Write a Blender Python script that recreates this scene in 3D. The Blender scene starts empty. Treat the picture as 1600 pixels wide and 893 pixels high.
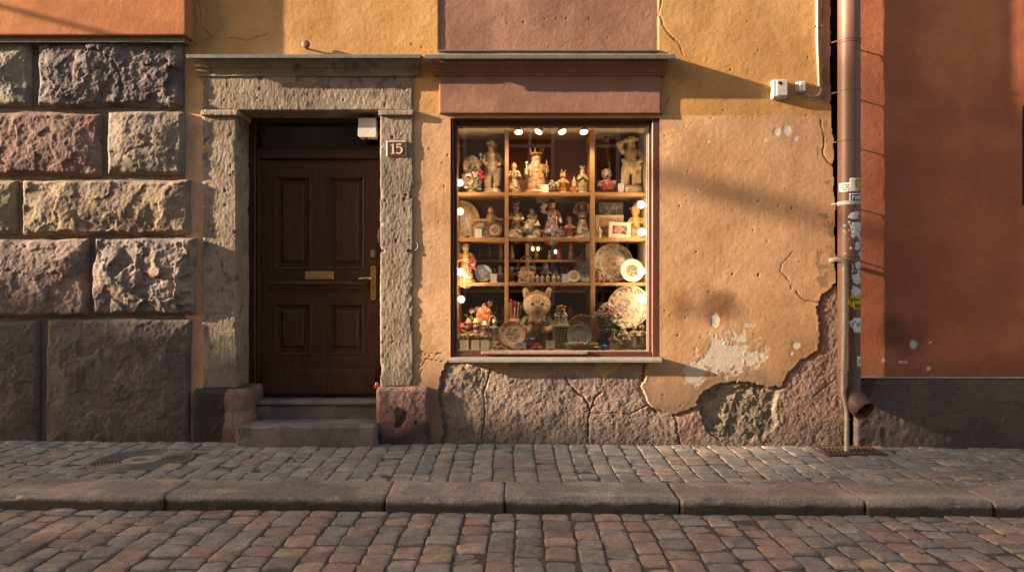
import bpy, math, random
import numpy as np
from mathutils import Vector

SC = bpy.context.scene
COL = SC.collection
rad = math.radians

# ------------------------------------------------------------------ camera
cam_d = bpy.data.cameras.new("camera")
cam = bpy.data.objects.new("camera", cam_d)
COL.objects.link(cam)
cam.location = (0, -6.0, 1.335)
cam.rotation_euler = (rad(90), 0, 0)
cam_d.sensor_width = 36
cam_d.lens = 36 * 1110 / 1600
cam_d.clip_start = 0.05
cam_d.clip_end = 800
SC.camera = cam

# ------------------------------------------------------------------ world, sun, exposure
SUN_DIR = Vector((6.3, 1.0, -1.68))
W = bpy.data.worlds.new("World")
SC.world = W
W.use_nodes = True
nt = W.node_tree
bg = nt.nodes["Background"]
sky = nt.nodes.new("ShaderNodeTexSky")
sky.sky_type = 'NISHITA'
sky.sun_disc = False
sky.sun_elevation = math.atan2(1.68, math.hypot(6.3, 1))
sky.sun_rotation = math.atan2(-6.3, -1) % (2 * math.pi)
sky.air_density = 1.0
sky.dust_density = 2.0
tint = nt.nodes.new("ShaderNodeMix"); tint.data_type = 'RGBA'; tint.blend_type = 'MULTIPLY'
tint.inputs[0].default_value = 1.0
tint.inputs[7].default_value = (1.0, 0.94, 0.86, 1)      # hazy evening air: the sky light is less blue
nt.links.new(sky.outputs[0], tint.inputs[6])
nt.links.new(tint.outputs[2], bg.inputs[0])
bg.inputs[1].default_value = 0.105
sd = bpy.data.lights.new("sun", 'SUN')
sd.energy = 5.0
sd.angle = rad(0.55)
sd.color = (1.0, 0.79, 0.56)
sun = bpy.data.objects.new("sun", sd)
sun.rotation_euler = SUN_DIR.to_track_quat('-Z', 'Y').to_euler()
COL.objects.link(sun)
SC.view_settings.view_transform = 'Standard'
SC.view_settings.look = 'None'
SC.view_settings.exposure = 1.97
SC.view_settings.gamma = 1.0
SC.view_settings.use_curve_mapping = False
SC.cycles.use_denoising = True
SC.cycles.max_bounces = 8
SC.cycles.diffuse_bounces = 4
SC.cycles.transparent_max_bounces = 12
SC.cycles.sample_clamp_indirect = 6.0

# ------------------------------------------------------------------ helpers: noise
def _hash(ix, iy, iz, seed):
    h = (ix.astype(np.int64) * 374761393 + iy.astype(np.int64) * 668265263 + iz.astype(np.int64) * 2147483647 + seed * 974634777)
    h = h & 0xffffffff
    h = ((h ^ (h >> 13)) * 1274126177) & 0xffffffff
    h = ((h ^ (h >> 16)) * 2246822519) & 0xffffffff
    h = h ^ (h >> 15)
    return (h & 0xffffff) / float(0xffffff)

def vnoise(P, seed=0):
    P = np.asarray(P, float)
    f = np.floor(P)
    t = P - f
    t = t * t * t * (t * (t * 6 - 15) + 10)
    ix, iy, iz = f[:, 0], f[:, 1], f[:, 2]
    out = 0
    for dx in (0, 1):
        wx = t[:, 0] if dx else 1 - t[:, 0]
        for dy in (0, 1):
            wy = t[:, 1] if dy else 1 - t[:, 1]
            for dz in (0, 1):
                wz = t[:, 2] if dz else 1 - t[:, 2]
                out = out + wx * wy * wz * _hash(ix + dx, iy + dy, iz + dz, seed)
    return out * 2 - 1

def fbm(P, scale, octv=4, seed=0, gain=0.5, ridged=False):
    P = np.asarray(P, float) * scale
    a, s, tot = 1.0, 0.0, 0.0
    for o in range(octv):
        n = vnoise(P + 17.3 * o, seed + o * 31)
        if ridged:
            n = 1 - 2 * np.abs(n)
        s = s + a * n
        tot += a
        a *= gain
        P = np.stack([P[:, 0] * 1.6 + P[:, 1] * 1.2, P[:, 1] * 1.6 - P[:, 0] * 1.2, P[:, 2] * 2.03], 1)
    return s / tot

def sstep(e0, e1, x):
    t = np.clip((x - e0) / (e1 - e0), 0, 1)
    return t * t * (3 - 2 * t)

def mix(a, b, t):
    return a + (np.asarray(b) - a) * np.asarray(t)[:, None]

def pxy(pts, y=0.0):
    k = (6 + y) / 1110
    return np.array([((a - 800) * k, 1.335 + (446 - b) * k) for a, b in pts])

def PX(px, y=0.0):
    return (px - 800) / 1110 * (6 + y)

def PZ(py, y=0.0):
    return 1.335 + (446 - py) / 1110 * (6 + y)

def GZ(x):
    return -0.0075 * x

def seg_dist(Q, poly, closed=False):
    d = np.full(len(Q), 1e9)
    n = len(poly)
    for i in range(n if closed else n - 1):
        a = poly[i]; b = poly[(i + 1) % n]
        ab = b - a
        t = np.clip(((Q - a) @ ab) / max(ab @ ab, 1e-12), 0, 1)
        d = np.minimum(d, np.hypot(Q[:, 0] - a[0] - t * ab[0], Q[:, 1] - a[1] - t * ab[1]))
    return d

def inside(Q, poly):
    r = np.zeros(len(Q), bool)
    n = len(poly)
    for i in range(n):
        x1, y1 = poly[i]; x2, y2 = poly[(i + 1) % n]
        if y1 == y2:
            continue
        c = ((Q[:, 1] >= y1) != (Q[:, 1] >= y2)) & (Q[:, 0] < (x2 - x1) * (Q[:, 1] - y1) / (y2 - y1) + x1)
        r ^= c
    return r

def sdist(Q, poly):
    d = seg_dist(Q, poly, True)
    return np.where(inside(Q, poly), -d, d)

# ------------------------------------------------------------------ helpers: materials
def _n(nt, t, **kw):
    n = nt.nodes.new(t)
    for k, v in kw.items():
        setattr(n, k, v)
    return n

MATS = {}
def mat(name, color=None, rough=0.8, grain=0.15, gscale=60, bump=0.3, bdist=0.004, bscale=90, spec=0.3, metal=0.0,
        emit=None, estr=0.0, stretch=(1, 1, 1), coat=0.0, blotch=0.0, blscale=6.0, wear=None):
    if name in MATS:
        return MATS[name]
    m = bpy.data.materials.new(name)
    m.use_nodes = True
    t = m.node_tree
    b = t.nodes["Principled BSDF"]
    tc = _n(t, "ShaderNodeTexCoord")
    mp = _n(t, "ShaderNodeMapping")
    mp.inputs["Scale"].default_value = stretch
    t.links.new(tc.outputs["Object"], mp.inputs[0])
    if color is None:
        src = _n(t, "ShaderNodeAttribute", attribute_name="Col").outputs["Color"]
    else:
        r = _n(t, "ShaderNodeRGB")
        r.outputs[0].default_value = (*color, 1)
        src = r.outputs[0]
    def modulate(src, scale, amt, detail):
        ns = _n(t, "ShaderNodeTexNoise")
        ns.inputs["Scale"].default_value = scale
        ns.inputs["Detail"].default_value = detail
        ns.inputs["Roughness"].default_value = 0.65
        t.links.new(mp.outputs[0], ns.inputs["Vector"])
        mr = _n(t, "ShaderNodeMapRange")
        mr.inputs["From Min"].default_value = 0.3
        mr.inputs["From Max"].default_value = 0.7
        mr.inputs["To Min"].default_value = 1 - amt
        mr.inputs["To Max"].default_value = 1 + amt
        t.links.new(ns.outputs[0], mr.inputs["Value"])
        mx = _n(t, "ShaderNodeMix", data_type='RGBA', blend_type='MULTIPLY')
        mx.inputs[0].default_value = 1
        t.links.new(src, mx.inputs[6])
        t.links.new(mr.outputs[0], mx.inputs[7])
        return mx.outputs[2]
    if grain > 0:
        src = modulate(src, gscale, grain, 4)
    if blotch > 0:
        src = modulate(src, blscale, blotch, 5)
    if wear is not None:                    # scratches and rubbed places: (colour, scale xyz, from, to)
        wm = _n(t, "ShaderNodeMapping"); wm.inputs["Scale"].default_value = wear[1]
        t.links.new(tc.outputs["Object"], wm.inputs[0])
        wn = _n(t, "ShaderNodeTexNoise"); wn.inputs["Scale"].default_value = 1.0; wn.inputs["Detail"].default_value = 4; wn.inputs["Roughness"].default_value = .7
        t.links.new(wm.outputs[0], wn.inputs["Vector"])
        wr = _n(t, "ShaderNodeMapRange"); wr.inputs["From Min"].default_value = wear[2]; wr.inputs["From Max"].default_value = wear[3]
        t.links.new(wn.outputs[0], wr.inputs["Value"])
        wx = _n(t, "ShaderNodeMix", data_type='RGBA'); wx.inputs[7].default_value = (*wear[0], 1)
        t.links.new(wr.outputs[0], wx.inputs[0]); t.links.new(src, wx.inputs[6]); src = wx.outputs[2]
    t.links.new(src, b.inputs["Base Color"])
    b.inputs["Roughness"].default_value = rough
    b.inputs["Metallic"].default_value = metal
    b.inputs["Specular IOR Level"].default_value = spec
    b.inputs["Coat Weight"].default_value = coat
    if bump > 0:
        nb = _n(t, "ShaderNodeTexNoise")
        nb.inputs["Scale"].default_value = bscale
        nb.inputs["Detail"].default_value = 5
        nb.inputs["Roughness"].default_value = 0.6
        t.links.new(mp.outputs[0], nb.inputs["Vector"])
        bp = _n(t, "ShaderNodeBump")
        bp.inputs["Strength"].default_value = bump
        bp.inputs["Distance"].default_value = bdist
        t.links.new(nb.outputs[0], bp.inputs["Height"])
        t.links.new(bp.outputs[0], b.inputs["Normal"])
    if emit:
        b.inputs["Emission Color"].default_value = (*emit, 1)
        b.inputs["Emission Strength"].default_value = estr
    MATS[name] = m
    return m

# ------------------------------------------------------------------ helpers: objects
def origin(o):
    v = Vector((0, 0, 0))
    while o is not None:
        v = v + o.location
        o = o.parent
    return v

def mesh_np(name, V, F, m, parent=None, col=None, smooth=True):
    """V (n,3) in world coordinates, F list/array of quads or list of polygons"""
    V = np.asarray(V, float)
    if parent is not None:
        V = V - np.array(origin(parent))
    me = bpy.data.meshes.new(name)
    if isinstance(F, np.ndarray):
        k = F.shape[1]
        me.vertices.add(len(V)); me.vertices.foreach_set("co", V.astype(np.float32).ravel())
        me.loops.add(F.size); me.loops.foreach_set("vertex_index", F.astype(np.int32).ravel())
        me.polygons.add(len(F))
        me.polygons.foreach_set("loop_start", np.arange(0, F.size, k, dtype=np.int32))
        me.update(calc_edges=True)
    else:
        me.from_pydata(V.tolist(), [], [list(map(int, f)) for f in F])
    if smooth:
        me.polygons.foreach_set("use_smooth", np.ones(len(me.polygons), bool))
    if col is not None:
        a = me.color_attributes.new("Col", 'FLOAT_COLOR', 'POINT')
        c = np.ones((len(V), 4), np.float32)
        c[:, :3] = np.broadcast_to(np.asarray(col, float), (len(V), 3))
        a.data.foreach_set("color", np.clip(c, 0.004, 1).ravel())
    me.materials.append(m)
    o = bpy.data.objects.new(name, me)
    COL.objects.link(o)
    if parent is not None:
        o.parent = parent
    return o

def tag(o, label=None, cat=None, group=None, kind=None):
    if label: o["label"] = label
    if cat: o["category"] = cat
    if group: o["group"] = group
    if kind: o["kind"] = kind
    return o

def thing(name, label, cat, loc=(0, 0, 0), group=None):
    o = bpy.data.objects.new(name, None)
    o.empty_display_size = 0.05
    COL.objects.link(o)
    o.location = loc
    return tag(o, label, cat, group)

class MB:
    """collects shapes into one mesh"""
    def __init__(s):
        s.V = []; s.F = []; s.C = []
    def add(s, V, F, c=(1, 1, 1)):
        k = len(s.V)
        s.V += [tuple(v) for v in V]
        s.F += [[i + k for i in f] for f in F]
        c = np.asarray(c, float)
        if c.ndim == 1:
            s.C += [tuple(c)] * len(V)
        else:
            s.C += [tuple(x) for x in c]
        return s
    def box(s, x0, x1, y0, y1, z0, z1, c=(1, 1, 1), bev=0.0):
        if bev <= 0:
            V = [(x, y, z) for x in (x0, x1) for y in (y0, y1) for z in (z0, z1)]
            F = [(0, 1, 3, 2), (4, 6, 7, 5), (0, 4, 5, 1), (2, 3, 7, 6), (0, 2, 6, 4), (1, 5, 7, 3)]
            return s.add(V, F, c)
        b = min(bev, (x1 - x0) / 2.01, (y1 - y0) / 2.01, (z1 - z0) / 2.01)
        V = []; idx = {}
        X = (x0, x1); Y = (y0, y1); Z = (z0, z1)
        for i in (0, 1):
            for j in (0, 1):
                for k in (0, 1):
                    sx, sy, sz = (1, -1)[i], (1, -1)[j], (1, -1)[k]
                    for a, d in (('x', (0, b, b)), ('y', (b, 0, b)), ('z', (b, b, 0))):
                        idx[(i, j, k, a)] = len(V)
                        V.append((X[i] + sx * d[0], Y[j] + sy * d[1], Z[k] + sz * d[2]))
        F = []
        for i in (0, 1):
            F.append([idx[(i, j, k, 'x')] for j, k in ((0, 0), (1, 0), (1, 1), (0, 1))])
            F.append([idx[(j, i, k, 'y')] for j, k in ((0, 0), (1, 0), (1, 1), (0, 1))])
            F.append([idx[(j, k, i, 'z')] for j, k in ((0, 0), (1, 0), (1, 1), (0, 1))])
        for i in (0, 1):
            for j in (0, 1):
                F.append([idx[(i, j, 0, 'x')], idx[(i, j, 1, 'x')], idx[(i, j, 1, 'y')], idx[(i, j, 0, 'y')]])
                F.append([idx[(i, 0, j, 'x')], idx[(i, 1, j, 'x')], idx[(i, 1, j, 'z')], idx[(i, 0, j, 'z')]])
                F.append([idx[(0, i, j, 'y')], idx[(1, i, j, 'y')], idx[(1, i, j, 'z')], idx[(0, i, j, 'z')]])
                for k in (0, 1):
                    F.append([idx[(i, j, k, a)] for a in 'xyz'])
        # drop duplicated corner triangles
        seen = set(); G = []
        for f in F:
            q = tuple(sorted(f))
            if q in seen: continue
            seen.add(q); G.append(f)
        return s.add(V, G, c)
    def prism_x(s, prof, x0, x1, c=(1, 1, 1)):
        """prof: list of (y,z) closed polygon, extruded along x"""
        n = len(prof)
        V = [(x0, y, z) for y, z in prof] + [(x1, y, z) for y, z in prof]
        F = [[i, (i + 1) % n, n + (i + 1) % n, n + i] for i in range(n)] + [list(range(n))[::-1], list(range(n, 2 * n))]
        return s.add(V, F, c)
    def prism_y(s, prof, y0, y1, c=(1, 1, 1)):
        """prof: list of (x,z) closed polygon, extruded along y"""
        n = len(prof)
        V = [(x, y0, z) for x, z in prof] + [(x, y1, z) for x, z in prof]
        F = [[i, (i + 1) % n, n + (i + 1) % n, n + i] for i in range(n)] + [list(range(n))[::-1], list(range(n, 2 * n))]
        return s.add(V, F, c)
    def tube(s, pts, r, seg=10, c=(1, 1, 1), cap=True):
        pts = [Vector(p) for p in pts]
        rs = r if isinstance(r, (list, tuple)) else [r] * len(pts)
        V = []; F = []
        prev = None
        for i, p in enumerate(pts):
            d = (pts[min(i + 1, len(pts) - 1)] - pts[max(i - 1, 0)]).normalized()
            if prev is None:
                a = Vector((0, 0, 1)) if abs(d.z) < 0.9 else Vector((1, 0, 0))
                u = d.cross(a).normalized()
            else:
                u = (prev - d * prev.dot(d)).normalized()
            prev = u
            w = d.cross(u)
            for k in range(seg):
                a = 2 * math.pi * k / seg
                V.append(p + (u * math.cos(a) + w * math.sin(a)) * rs[i])
        for i in range(len(pts) - 1):
            for k in range(seg):
                F.append([i * seg + k, i * seg + (k + 1) % seg, (i + 1) * seg + (k + 1) % seg, (i + 1) * seg + k])
        if cap:
            F.append(list(range(seg))[::-1])
            F.append([(len(pts) - 1) * seg + k for k in range(seg)])
        return s.add(V, F, c)
    def lathe(s, prof, seg=24, c=(1, 1, 1), center=(0, 0, 0), axis='z'):
        """prof: (r, h) list"""
        V = []; F = []
        for r, h in prof:
            for k in range(seg):
                a = 2 * math.pi * k / seg
                q = (r * math.cos(a), r * math.sin(a), h)
                if axis == 'y':
                    q = (q[0], -q[2], q[1])
                V.append((center[0] + q[0], center[1] + q[1], center[2] + q[2]))
        n = len(prof)
        for i in range(n - 1):
            for k in range(seg):
                F.append([i * seg + k, i * seg + (k + 1) % seg, (i + 1) * seg + (k + 1) % seg, (i + 1) * seg + k])
        F.append(list(range(seg))[::-1]); F.append([(n - 1) * seg + k for k in range(seg)])
        return s.add(V, F, c)
    def ball(s, c0, r, c=(1, 1, 1), seg=10, rings=6, scale=(1, 1, 1)):
        prof = [(max(1e-4, math.sin(math.pi * i / rings)), -math.cos(math.pi * i / rings)) for i in range(rings + 1)]
        V = []; F = []
        for rr, h in prof:
            for k in range(seg):
                a = 2 * math.pi * k / seg
                V.append((c0[0] + r * scale[0] * rr * math.cos(a), c0[1] + r * scale[1] * rr * math.sin(a), c0[2] + r * scale[2] * h))
        for i in range(rings):
            for k in range(seg):
                F.append([i * seg + k, i * seg + (k + 1) % seg, (i + 1) * seg + (k + 1) % seg, (i + 1) * seg + k])
        return s.add(V, F, c)
    def build(s, name, m, parent=None, smooth=False, world=True, label=None):
        V = np.array(s.V)
        if not world and parent is not None:
            V = V + np.array(origin(parent))
        o = mesh_np(name, V, s.F, m, parent, np.array(s.C), smooth)
        if label: o["label"] = label
        return o

def smooth_angle(o, deg=40):
    me = o.data
    me.polygons.foreach_set("use_smooth", np.ones(len(me.polygons), bool))
    try:
        me.set_sharp_from_angle(angle=rad(deg))
    except Exception:
        pass
    return o

def grid_faces(nx, nz, keep=None):
    i, j = np.meshgrid(np.arange(nx - 1), np.arange(nz - 1))
    a = (j * nx + i).ravel()
    F = np.stack([a, a + 1, a + nx + 1, a + nx], 1)
    return F if keep is None else F[keep]

def compact(V, F, C):
    u, inv = np.unique(F, return_inverse=True)
    return V[u], inv.reshape(F.shape), C[u]

def rough_block(name, x0, x1, y0, y1, z0, z1, m, parent, cell=0.008, r=0.01, disp=None, colfn=None, label=None, wob=0.0, seed=0, rx=None):
    """a block whose front (y0), four sides are one displaced sheet"""
    Wd, H, D = x1 - x0, z1 - z0, y1 - y0
    nD = max(2, int(D / cell / 1.3))
    def axis(L):
        n = max(3, int(L / cell))
        return np.concatenate([-np.linspace(D, 0, nD + 1)[:-1], np.linspace(0, L, n), L + np.linspace(0, D, nD + 1)[1:]])
    U, Vv = axis(Wd), axis(H)
    uu, vv = np.meshgrid(U, Vv)
    uu = uu.ravel(); vv = vv.ravel()
    ex = np.maximum(0, np.maximum(-uu, uu - Wd)); ez = np.maximum(0, np.maximum(-vv, vv - H))
    X = x0 + np.clip(uu, 0, Wd); Z = z0 + np.clip(vv, 0, H); Y = y0 + np.maximum(ex, ez)
    P = np.stack([X, Y, Z], 1)
    r = min(r, Wd / 2.1, H / 2.1, D / 1.1)
    rx = rx or r
    Pc = np.stack([np.clip(X, x0 + rx, x1 - rx), np.clip(Y, y0 + r, y1 + 10), np.clip(Z, z0 + r, z1 - r)], 1)
    d = (P - Pc) * [r / rx, 1, 1]
    L = np.linalg.norm(d, axis=1)
    nrm = d / np.maximum(L, 1e-9)[:, None]
    Q = Pc + nrm * [rx, r, r]
    edge = np.minimum(np.minimum(X - x0, x1 - X), np.minimum(Z - z0, z1 - Z))
    dd = disp(Q, nrm, edge) if disp is not None else 0
    Q = Q + nrm * np.asarray(dd).reshape(-1, 1)
    if wob:
        Q[:, 0] += wob * fbm(Q * [0, 1, 1], 3.0, 3, seed + 5)
        Q[:, 2] += wob * fbm(Q * [1, 1, 0], 3.0, 3, seed + 9)
    nx, nz = len(U), len(Vv)
    F = grid_faces(nx, nz)
    ui = (F[:, 0] % nx); vi = F[:, 0] // nx
    ou = (ui < nD) | (ui >= nx - 1 - nD); ov = (vi < nD) | (vi >= nz - 1 - nD)
    F = F[~(ou & ov)]
    C = colfn(Q) if colfn is not None else np.ones((len(Q), 3)) * 0.5
    Q, F, C = compact(Q, F, np.asarray(C))
    o = mesh_np(name, Q, F, m, parent, C)
    if label: o["label"] = label
    return o

def facets(Q, size, seed):
    """split planes of quarried stone: tilted flat facets with broken steps between them"""
    q = Q[:, [0, 2]] / size + 0.35 * np.stack([fbm(Q, 1.6 / size, 3, seed), fbm(Q, 1.6 / size, 3, seed + 1)], 1)
    g = np.floor(q)
    best = np.full(len(q), 1e9); H = np.zeros(len(q))
    zero = np.zeros(len(q))
    for dx in (-1, 0, 1):
        for dy in (-1, 0, 1):
            c = g + [dx, dy]
            hx = _hash(c[:, 0], c[:, 1], zero, seed + 2); hy = _hash(c[:, 0], c[:, 1], zero, seed + 3)
            d = q - c - np.stack([hx, hy], 1)
            dist = np.hypot(d[:, 0], d[:, 1])
            h = (_hash(c[:, 0], c[:, 1], zero, seed + 4) - .5) + d[:, 0] * (_hash(c[:, 0], c[:, 1], zero, seed + 5) - .5) * 1.6 + d[:, 1] * (_hash(c[:, 0], c[:, 1], zero, seed + 6) - .5) * 1.6
            w = dist < best
            best[w] = dist[w]; H[w] = h[w]
    return H

def struct(o):
    o["kind"] = "structure"
    return o

def tone(cols, scale, seed=0, octv=4, soft=False):
    """colour function: blend of a few tones by noise"""
    cols = [np.array(c, float) for c in cols]
    def f(Q):
        n = fbm(Q, scale, octv, seed) * 0.5 + 0.5
        C = np.ones((len(Q), 3)) * cols[0]
        for i, c in enumerate(cols[1:]):
            w = sstep(*((0.15, 0.95) if soft else (0.42, 0.6)), fbm(Q, scale * (1 + 0.37 * i), octv, seed + 11 * (i + 1)) * 0.9 + 0.5)
            C = mix(C, c, w)
        return C * (0.8 + 0.4 * n)[:, None]
    return f
# ------------------------------------------------------------------ the street: cobbles, kerb, bed
M_COB = mat("cobble_stone", rough=0.62, grain=0.28, gscale=55, bump=0.8, bdist=0.007, bscale=70, spec=0.45)
M_BED = mat("joint_dirt", (0.105, 0.085, 0.064), rough=0.95, grain=0.4, gscale=40, bump=0.8, bdist=0.01, bscale=60)
M_KERB = mat("kerb_granite", rough=0.6, grain=0.36, gscale=75, bump=0.4, bdist=0.004, bscale=110, spec=0.4)

def sheet(name, x0, x1, y0, y1, z, m, nx=2):
    xs = np.linspace(x0, x1, nx)
    V = [(x, y, z + GZ(x)) for y in (y0, y1) for x in xs]
    F = [[i, i + 1, nx + i + 1, nx + i] for i in range(nx - 1)]
    return struct(mesh_np(name, V, F, m, None, None, False))

sheet("ground", -8, 8, -60, 60, -0.0925, M_BED)
g2 = MB(); 
for xa, xb in ((-200, -8), (8, 200)):
    z = -0.0925 + GZ(-8 if xa < 0 else 8)
    g2.add([(xa, -200, z), (xb, -200, z), (xb, 200, z), (xa, 200, z)], [[0, 1, 2, 3]])
struct(g2.build("ground", M_BED))
sheet("pavement_bed", -8, 8, -1.2, 0.3, -0.0035, M_BED)

MANHOLE = (PX(222, -0.63), -0.63, 0.36)
GRATE = (2.77, -0.17, 0.235, 0.17)

def cobbles(name, x0, x1, y_far, y_near, colw, depth, palette, ztop, seed, n=11, skip=None, dome=0.0035, gap=0.0055):
    rng = np.random.RandomState(seed)
    cx = []; 
    x = x0
    while x < x1:
        w = colw * rng.uniform(0.86, 1.16)
        y = y_far - rng.uniform(0, 0.0) if True else 0
        first = rng.uniform(0.45, 1.0)
        while y > y_near:
            d = depth * rng.uniform(0.8, 1.25) * first
            first = 1.0
            if y - d < y_near + 0.035: d = y - y_near
            if d > 0.03:
                cx.append((x + w / 2, y - d / 2, w / 2, d / 2))
            y -= d
        x += w
    S = np.array(cx)
    if skip is not None:
        S = S[~skip(S)]
    N = len(S)
    t = np.linspace(-1, 1, n - 2)
    t = np.sign(t) * np.abs(t) ** 0.45
    t = np.concatenate([[-1.0], t, [1.0]])
    u, v = np.meshgrid(t, t)
    ring = np.zeros((n, n), bool); ring[0] = ring[-1] = True; ring[:, 0] = ring[:, -1] = True
    ring = ring.ravel(); u = u.ravel(); v = v.ravel()
    rc = rng.uniform(0.03, 0.11, (N, 1))
    uu = u * np.sqrt(1 - rc * v ** 2); vv = v * np.sqrt(1 - rc * u ** 2)
    gx = gap * rng.uniform(0.5, 1.2, (N, 1))
    hx = S[:, 2:3] - gx; hy = S[:, 3:4] - gx * 0.9
    ang = rng.normal(0, 0.035, (N, 1))
    lx = uu * hx; ly = vv * hy
    wob = 0.008 * np.sin(S[:, 1:2] * 3.1 + S[:, 0:1] * 0.9)
    Xc = S[:, 0:1] + lx * np.cos(ang) - ly * np.sin(ang) + wob
    Yc = S[:, 1:2] + lx * np.sin(ang) + ly * np.cos(ang)
    P2 = np.stack([Xc.ravel(), Yc.ravel(), np.zeros(Xc.size)], 1)
    Xc += 0.005 * fbm(P2 + 31, 14, 2, seed).reshape(Xc.shape)
    Yc += 0.005 * fbm(P2 + 57, 14, 2, seed + 3).reshape(Xc.shape)
    dm = dome * rng.uniform(0.5, 1.5, (N, 1))
    Zc = -dm * (np.abs(u) ** 6 + np.abs(v) ** 6)
    Zc += rng.normal(0, 0.0035, (N, 1)) + lx * rng.normal(0, 0.03, (N, 1)) + ly * rng.normal(0, 0.03, (N, 1))
    Zc += 0.0032 * fbm(P2, 18, 3, seed + 7).reshape(Xc.shape) + 0.0026 * fbm(P2, 60, 2, seed + 8).reshape(Xc.shape)
    Zc -= ring * 0.05
    Zc += ztop + GZ(Xc)
    V = np.stack([Xc.ravel(), Yc.ravel(), Zc.ravel()], 1)
    F1 = grid_faces(n, n)
    F = (F1[None] + (np.arange(N) * n * n)[:, None, None]).reshape(-1, 4)
    pal = np.array([p[0] for p in palette]); pw = np.array([p[1] for p in palette], float)
    base = pal[rng.choice(len(pal), N, p=pw / pw.sum())] * rng.uniform(0.76, 1.22, (N, 1))
    base = (base * .62 + base.mean(0) * .38) * np.array([1.44, 1.38, 1.30])
    C = np.repeat(base, n * n, 0)
    s1 = fbm(V, 11, 4, seed + 20)[:, None]; s2 = fbm(V + 9, 45, 3, seed + 21)[:, None]
    C = C * (1 + 0.32 * s1 + 0.45 * s2)
    # earth stain running over the stones, and dirt packed at the rims
    st = sstep(0.1, 0.5, fbm(V, 1.3, 4, seed + 30))
    C = mix(C, np.array([0.115, 0.085, 0.06]), 0.35 * st)
    C = np.where(np.tile(ring, N)[:, None], C * 0 + np.array([0.075, 0.062, 0.048]), C)
    return struct(mesh_np(name, V, F, M_COB, None, C))

GREY = [((0.165, 0.165, 0.160), 5), ((0.125, 0.130, 0.132), 4), ((0.19, 0.175, 0.155), 3), ((0.20, 0.135, 0.115), 2.0), ((0.24, 0.20, 0.16), 1.2), ((0.14, 0.155, 0.17), 3)]
WARM = [((0.160, 0.135, 0.112), 5), ((0.105, 0.097, 0.086), 4), ((0.185, 0.125, 0.092), 3), ((0.215, 0.155, 0.10), 2.2), ((0.15, 0.095, 0.075), 2), ((0.13, 0.13, 0.122), 3)]
def skip_pav(S):
    r = np.hypot(S[:, 0] - MANHOLE[0], S[:, 1] - MANHOLE[1]) < MANHOLE[2] + 0.005
    g = (np.abs(S[:, 0] - GRATE[0]) < GRATE[2] + 0.01) & (np.abs(S[:, 1] - GRATE[1]) < GRATE[3] + 0.0)
    return r | g
GREY = [(tuple(np.array(c) * [1.20, 1.12, 1.03]), w) for c, w in GREY]
cobbles("pavement", -6.2, 6.2, -0.01, -1.165, 0.142, 0.125, GREY, 0.006, 3, skip=skip_pav)
WARM = [(tuple(np.array(c) * [1.36, 1.36, 1.42]), w) for c, w in WARM]
cobbles("road", -6.2, 6.2, -1.545, -4.4, 0.160, 0.150, WARM, -0.082, 8, dome=0.0055, gap=0.0075)

def kerb_col(Q):
    C = tone([(0.30, 0.255, 0.205), (0.35, 0.285, 0.225), (0.24, 0.205, 0.17)], 2.6, 40)(Q)
    sp = fbm(Q, 120, 2, 77)[:, None]
    C = C * (1 + 0.5 * sp)
    z = Q[:, 2]
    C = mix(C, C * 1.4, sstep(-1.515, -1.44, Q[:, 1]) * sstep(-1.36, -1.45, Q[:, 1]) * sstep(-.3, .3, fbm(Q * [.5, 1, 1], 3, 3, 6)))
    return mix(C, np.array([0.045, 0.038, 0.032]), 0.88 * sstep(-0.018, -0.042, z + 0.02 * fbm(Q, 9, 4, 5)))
kj = [-6.2, -4.6, -3.3, -2.19, -0.80, -0.05, 1.06, 2.22, 3.02, 4.3, 5.4, 6.2]
kerb_root = bpy.data.objects.new("kerb", None); COL.objects.link(kerb_root); struct(kerb_root)
rk = random.Random(4)
for i in range(len(kj) - 1):
    a, b = kj[i], kj[i + 1]
    tint = np.array([rk.uniform(1.0, 1.12), 1.0, rk.uniform(0.92, 1.02)]) * rk.uniform(0.85, 1.12)
    o0 = rk.uniform(-0.012, 0.012)
    def dsp(Q, n, e, i=i):
        chips = 0.028 * sstep(0.25, 0.55, fbm(Q + i, 5.5, 3, 91)) * sstep(0.5, 0.9, np.abs(n[:, 1]) * np.abs(n[:, 2]) * 2.4)
        return 0.008 * fbm(Q, 4, 3, 60 + i) + 0.003 * fbm(Q, 30, 3, 70) - chips
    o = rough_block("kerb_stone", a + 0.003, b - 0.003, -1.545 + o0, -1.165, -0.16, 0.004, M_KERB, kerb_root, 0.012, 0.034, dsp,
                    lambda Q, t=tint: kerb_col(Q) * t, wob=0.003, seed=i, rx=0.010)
    me = o.data
    co = np.zeros(len(me.vertices) * 3, np.float32); me.vertices.foreach_get("co", co); co = co.reshape(-1, 3)
    co[:, 2] += GZ(co[:, 0]); me.vertices.foreach_set("co", co.ravel())

# ------------------------------------------------------------------ left: stone building
M_ROCK = mat("rusticated_stone", rough=0.85, grain=0.24, gscale=70, bump=0.6, bdist=0.005, bscale=55, spec=0.25)
M_GRAN = mat("hewn_granite", rough=0.8, grain=0.26, gscale=110, bump=0.8, bdist=0.006, bscale=80, spec=0.3)
M_PLAST = mat("lime_plaster", rough=0.92, grain=0.07, gscale=30, bump=0.5, bdist=0.0035, bscale=62, spec=0.15, blotch=0.07, blscale=4)
M_MORT = mat("mortar", (0.17, 0.135, 0.105), rough=0.95, grain=0.3, gscale=40, bump=0.6, bdist=0.005, bscale=60)

sb = thing("stone_building", "building of rough rusticated stone blocks under a flat orange plaster wall, beside the wooden door", "building", (-4.6, 0, 0))
m = MB(); m.box(-12, PX(289, -0.0), -0.006, 3.0, -0.2, PZ(56, -0.1)); m.build("mortar_bed", M_MORT, sb)

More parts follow.
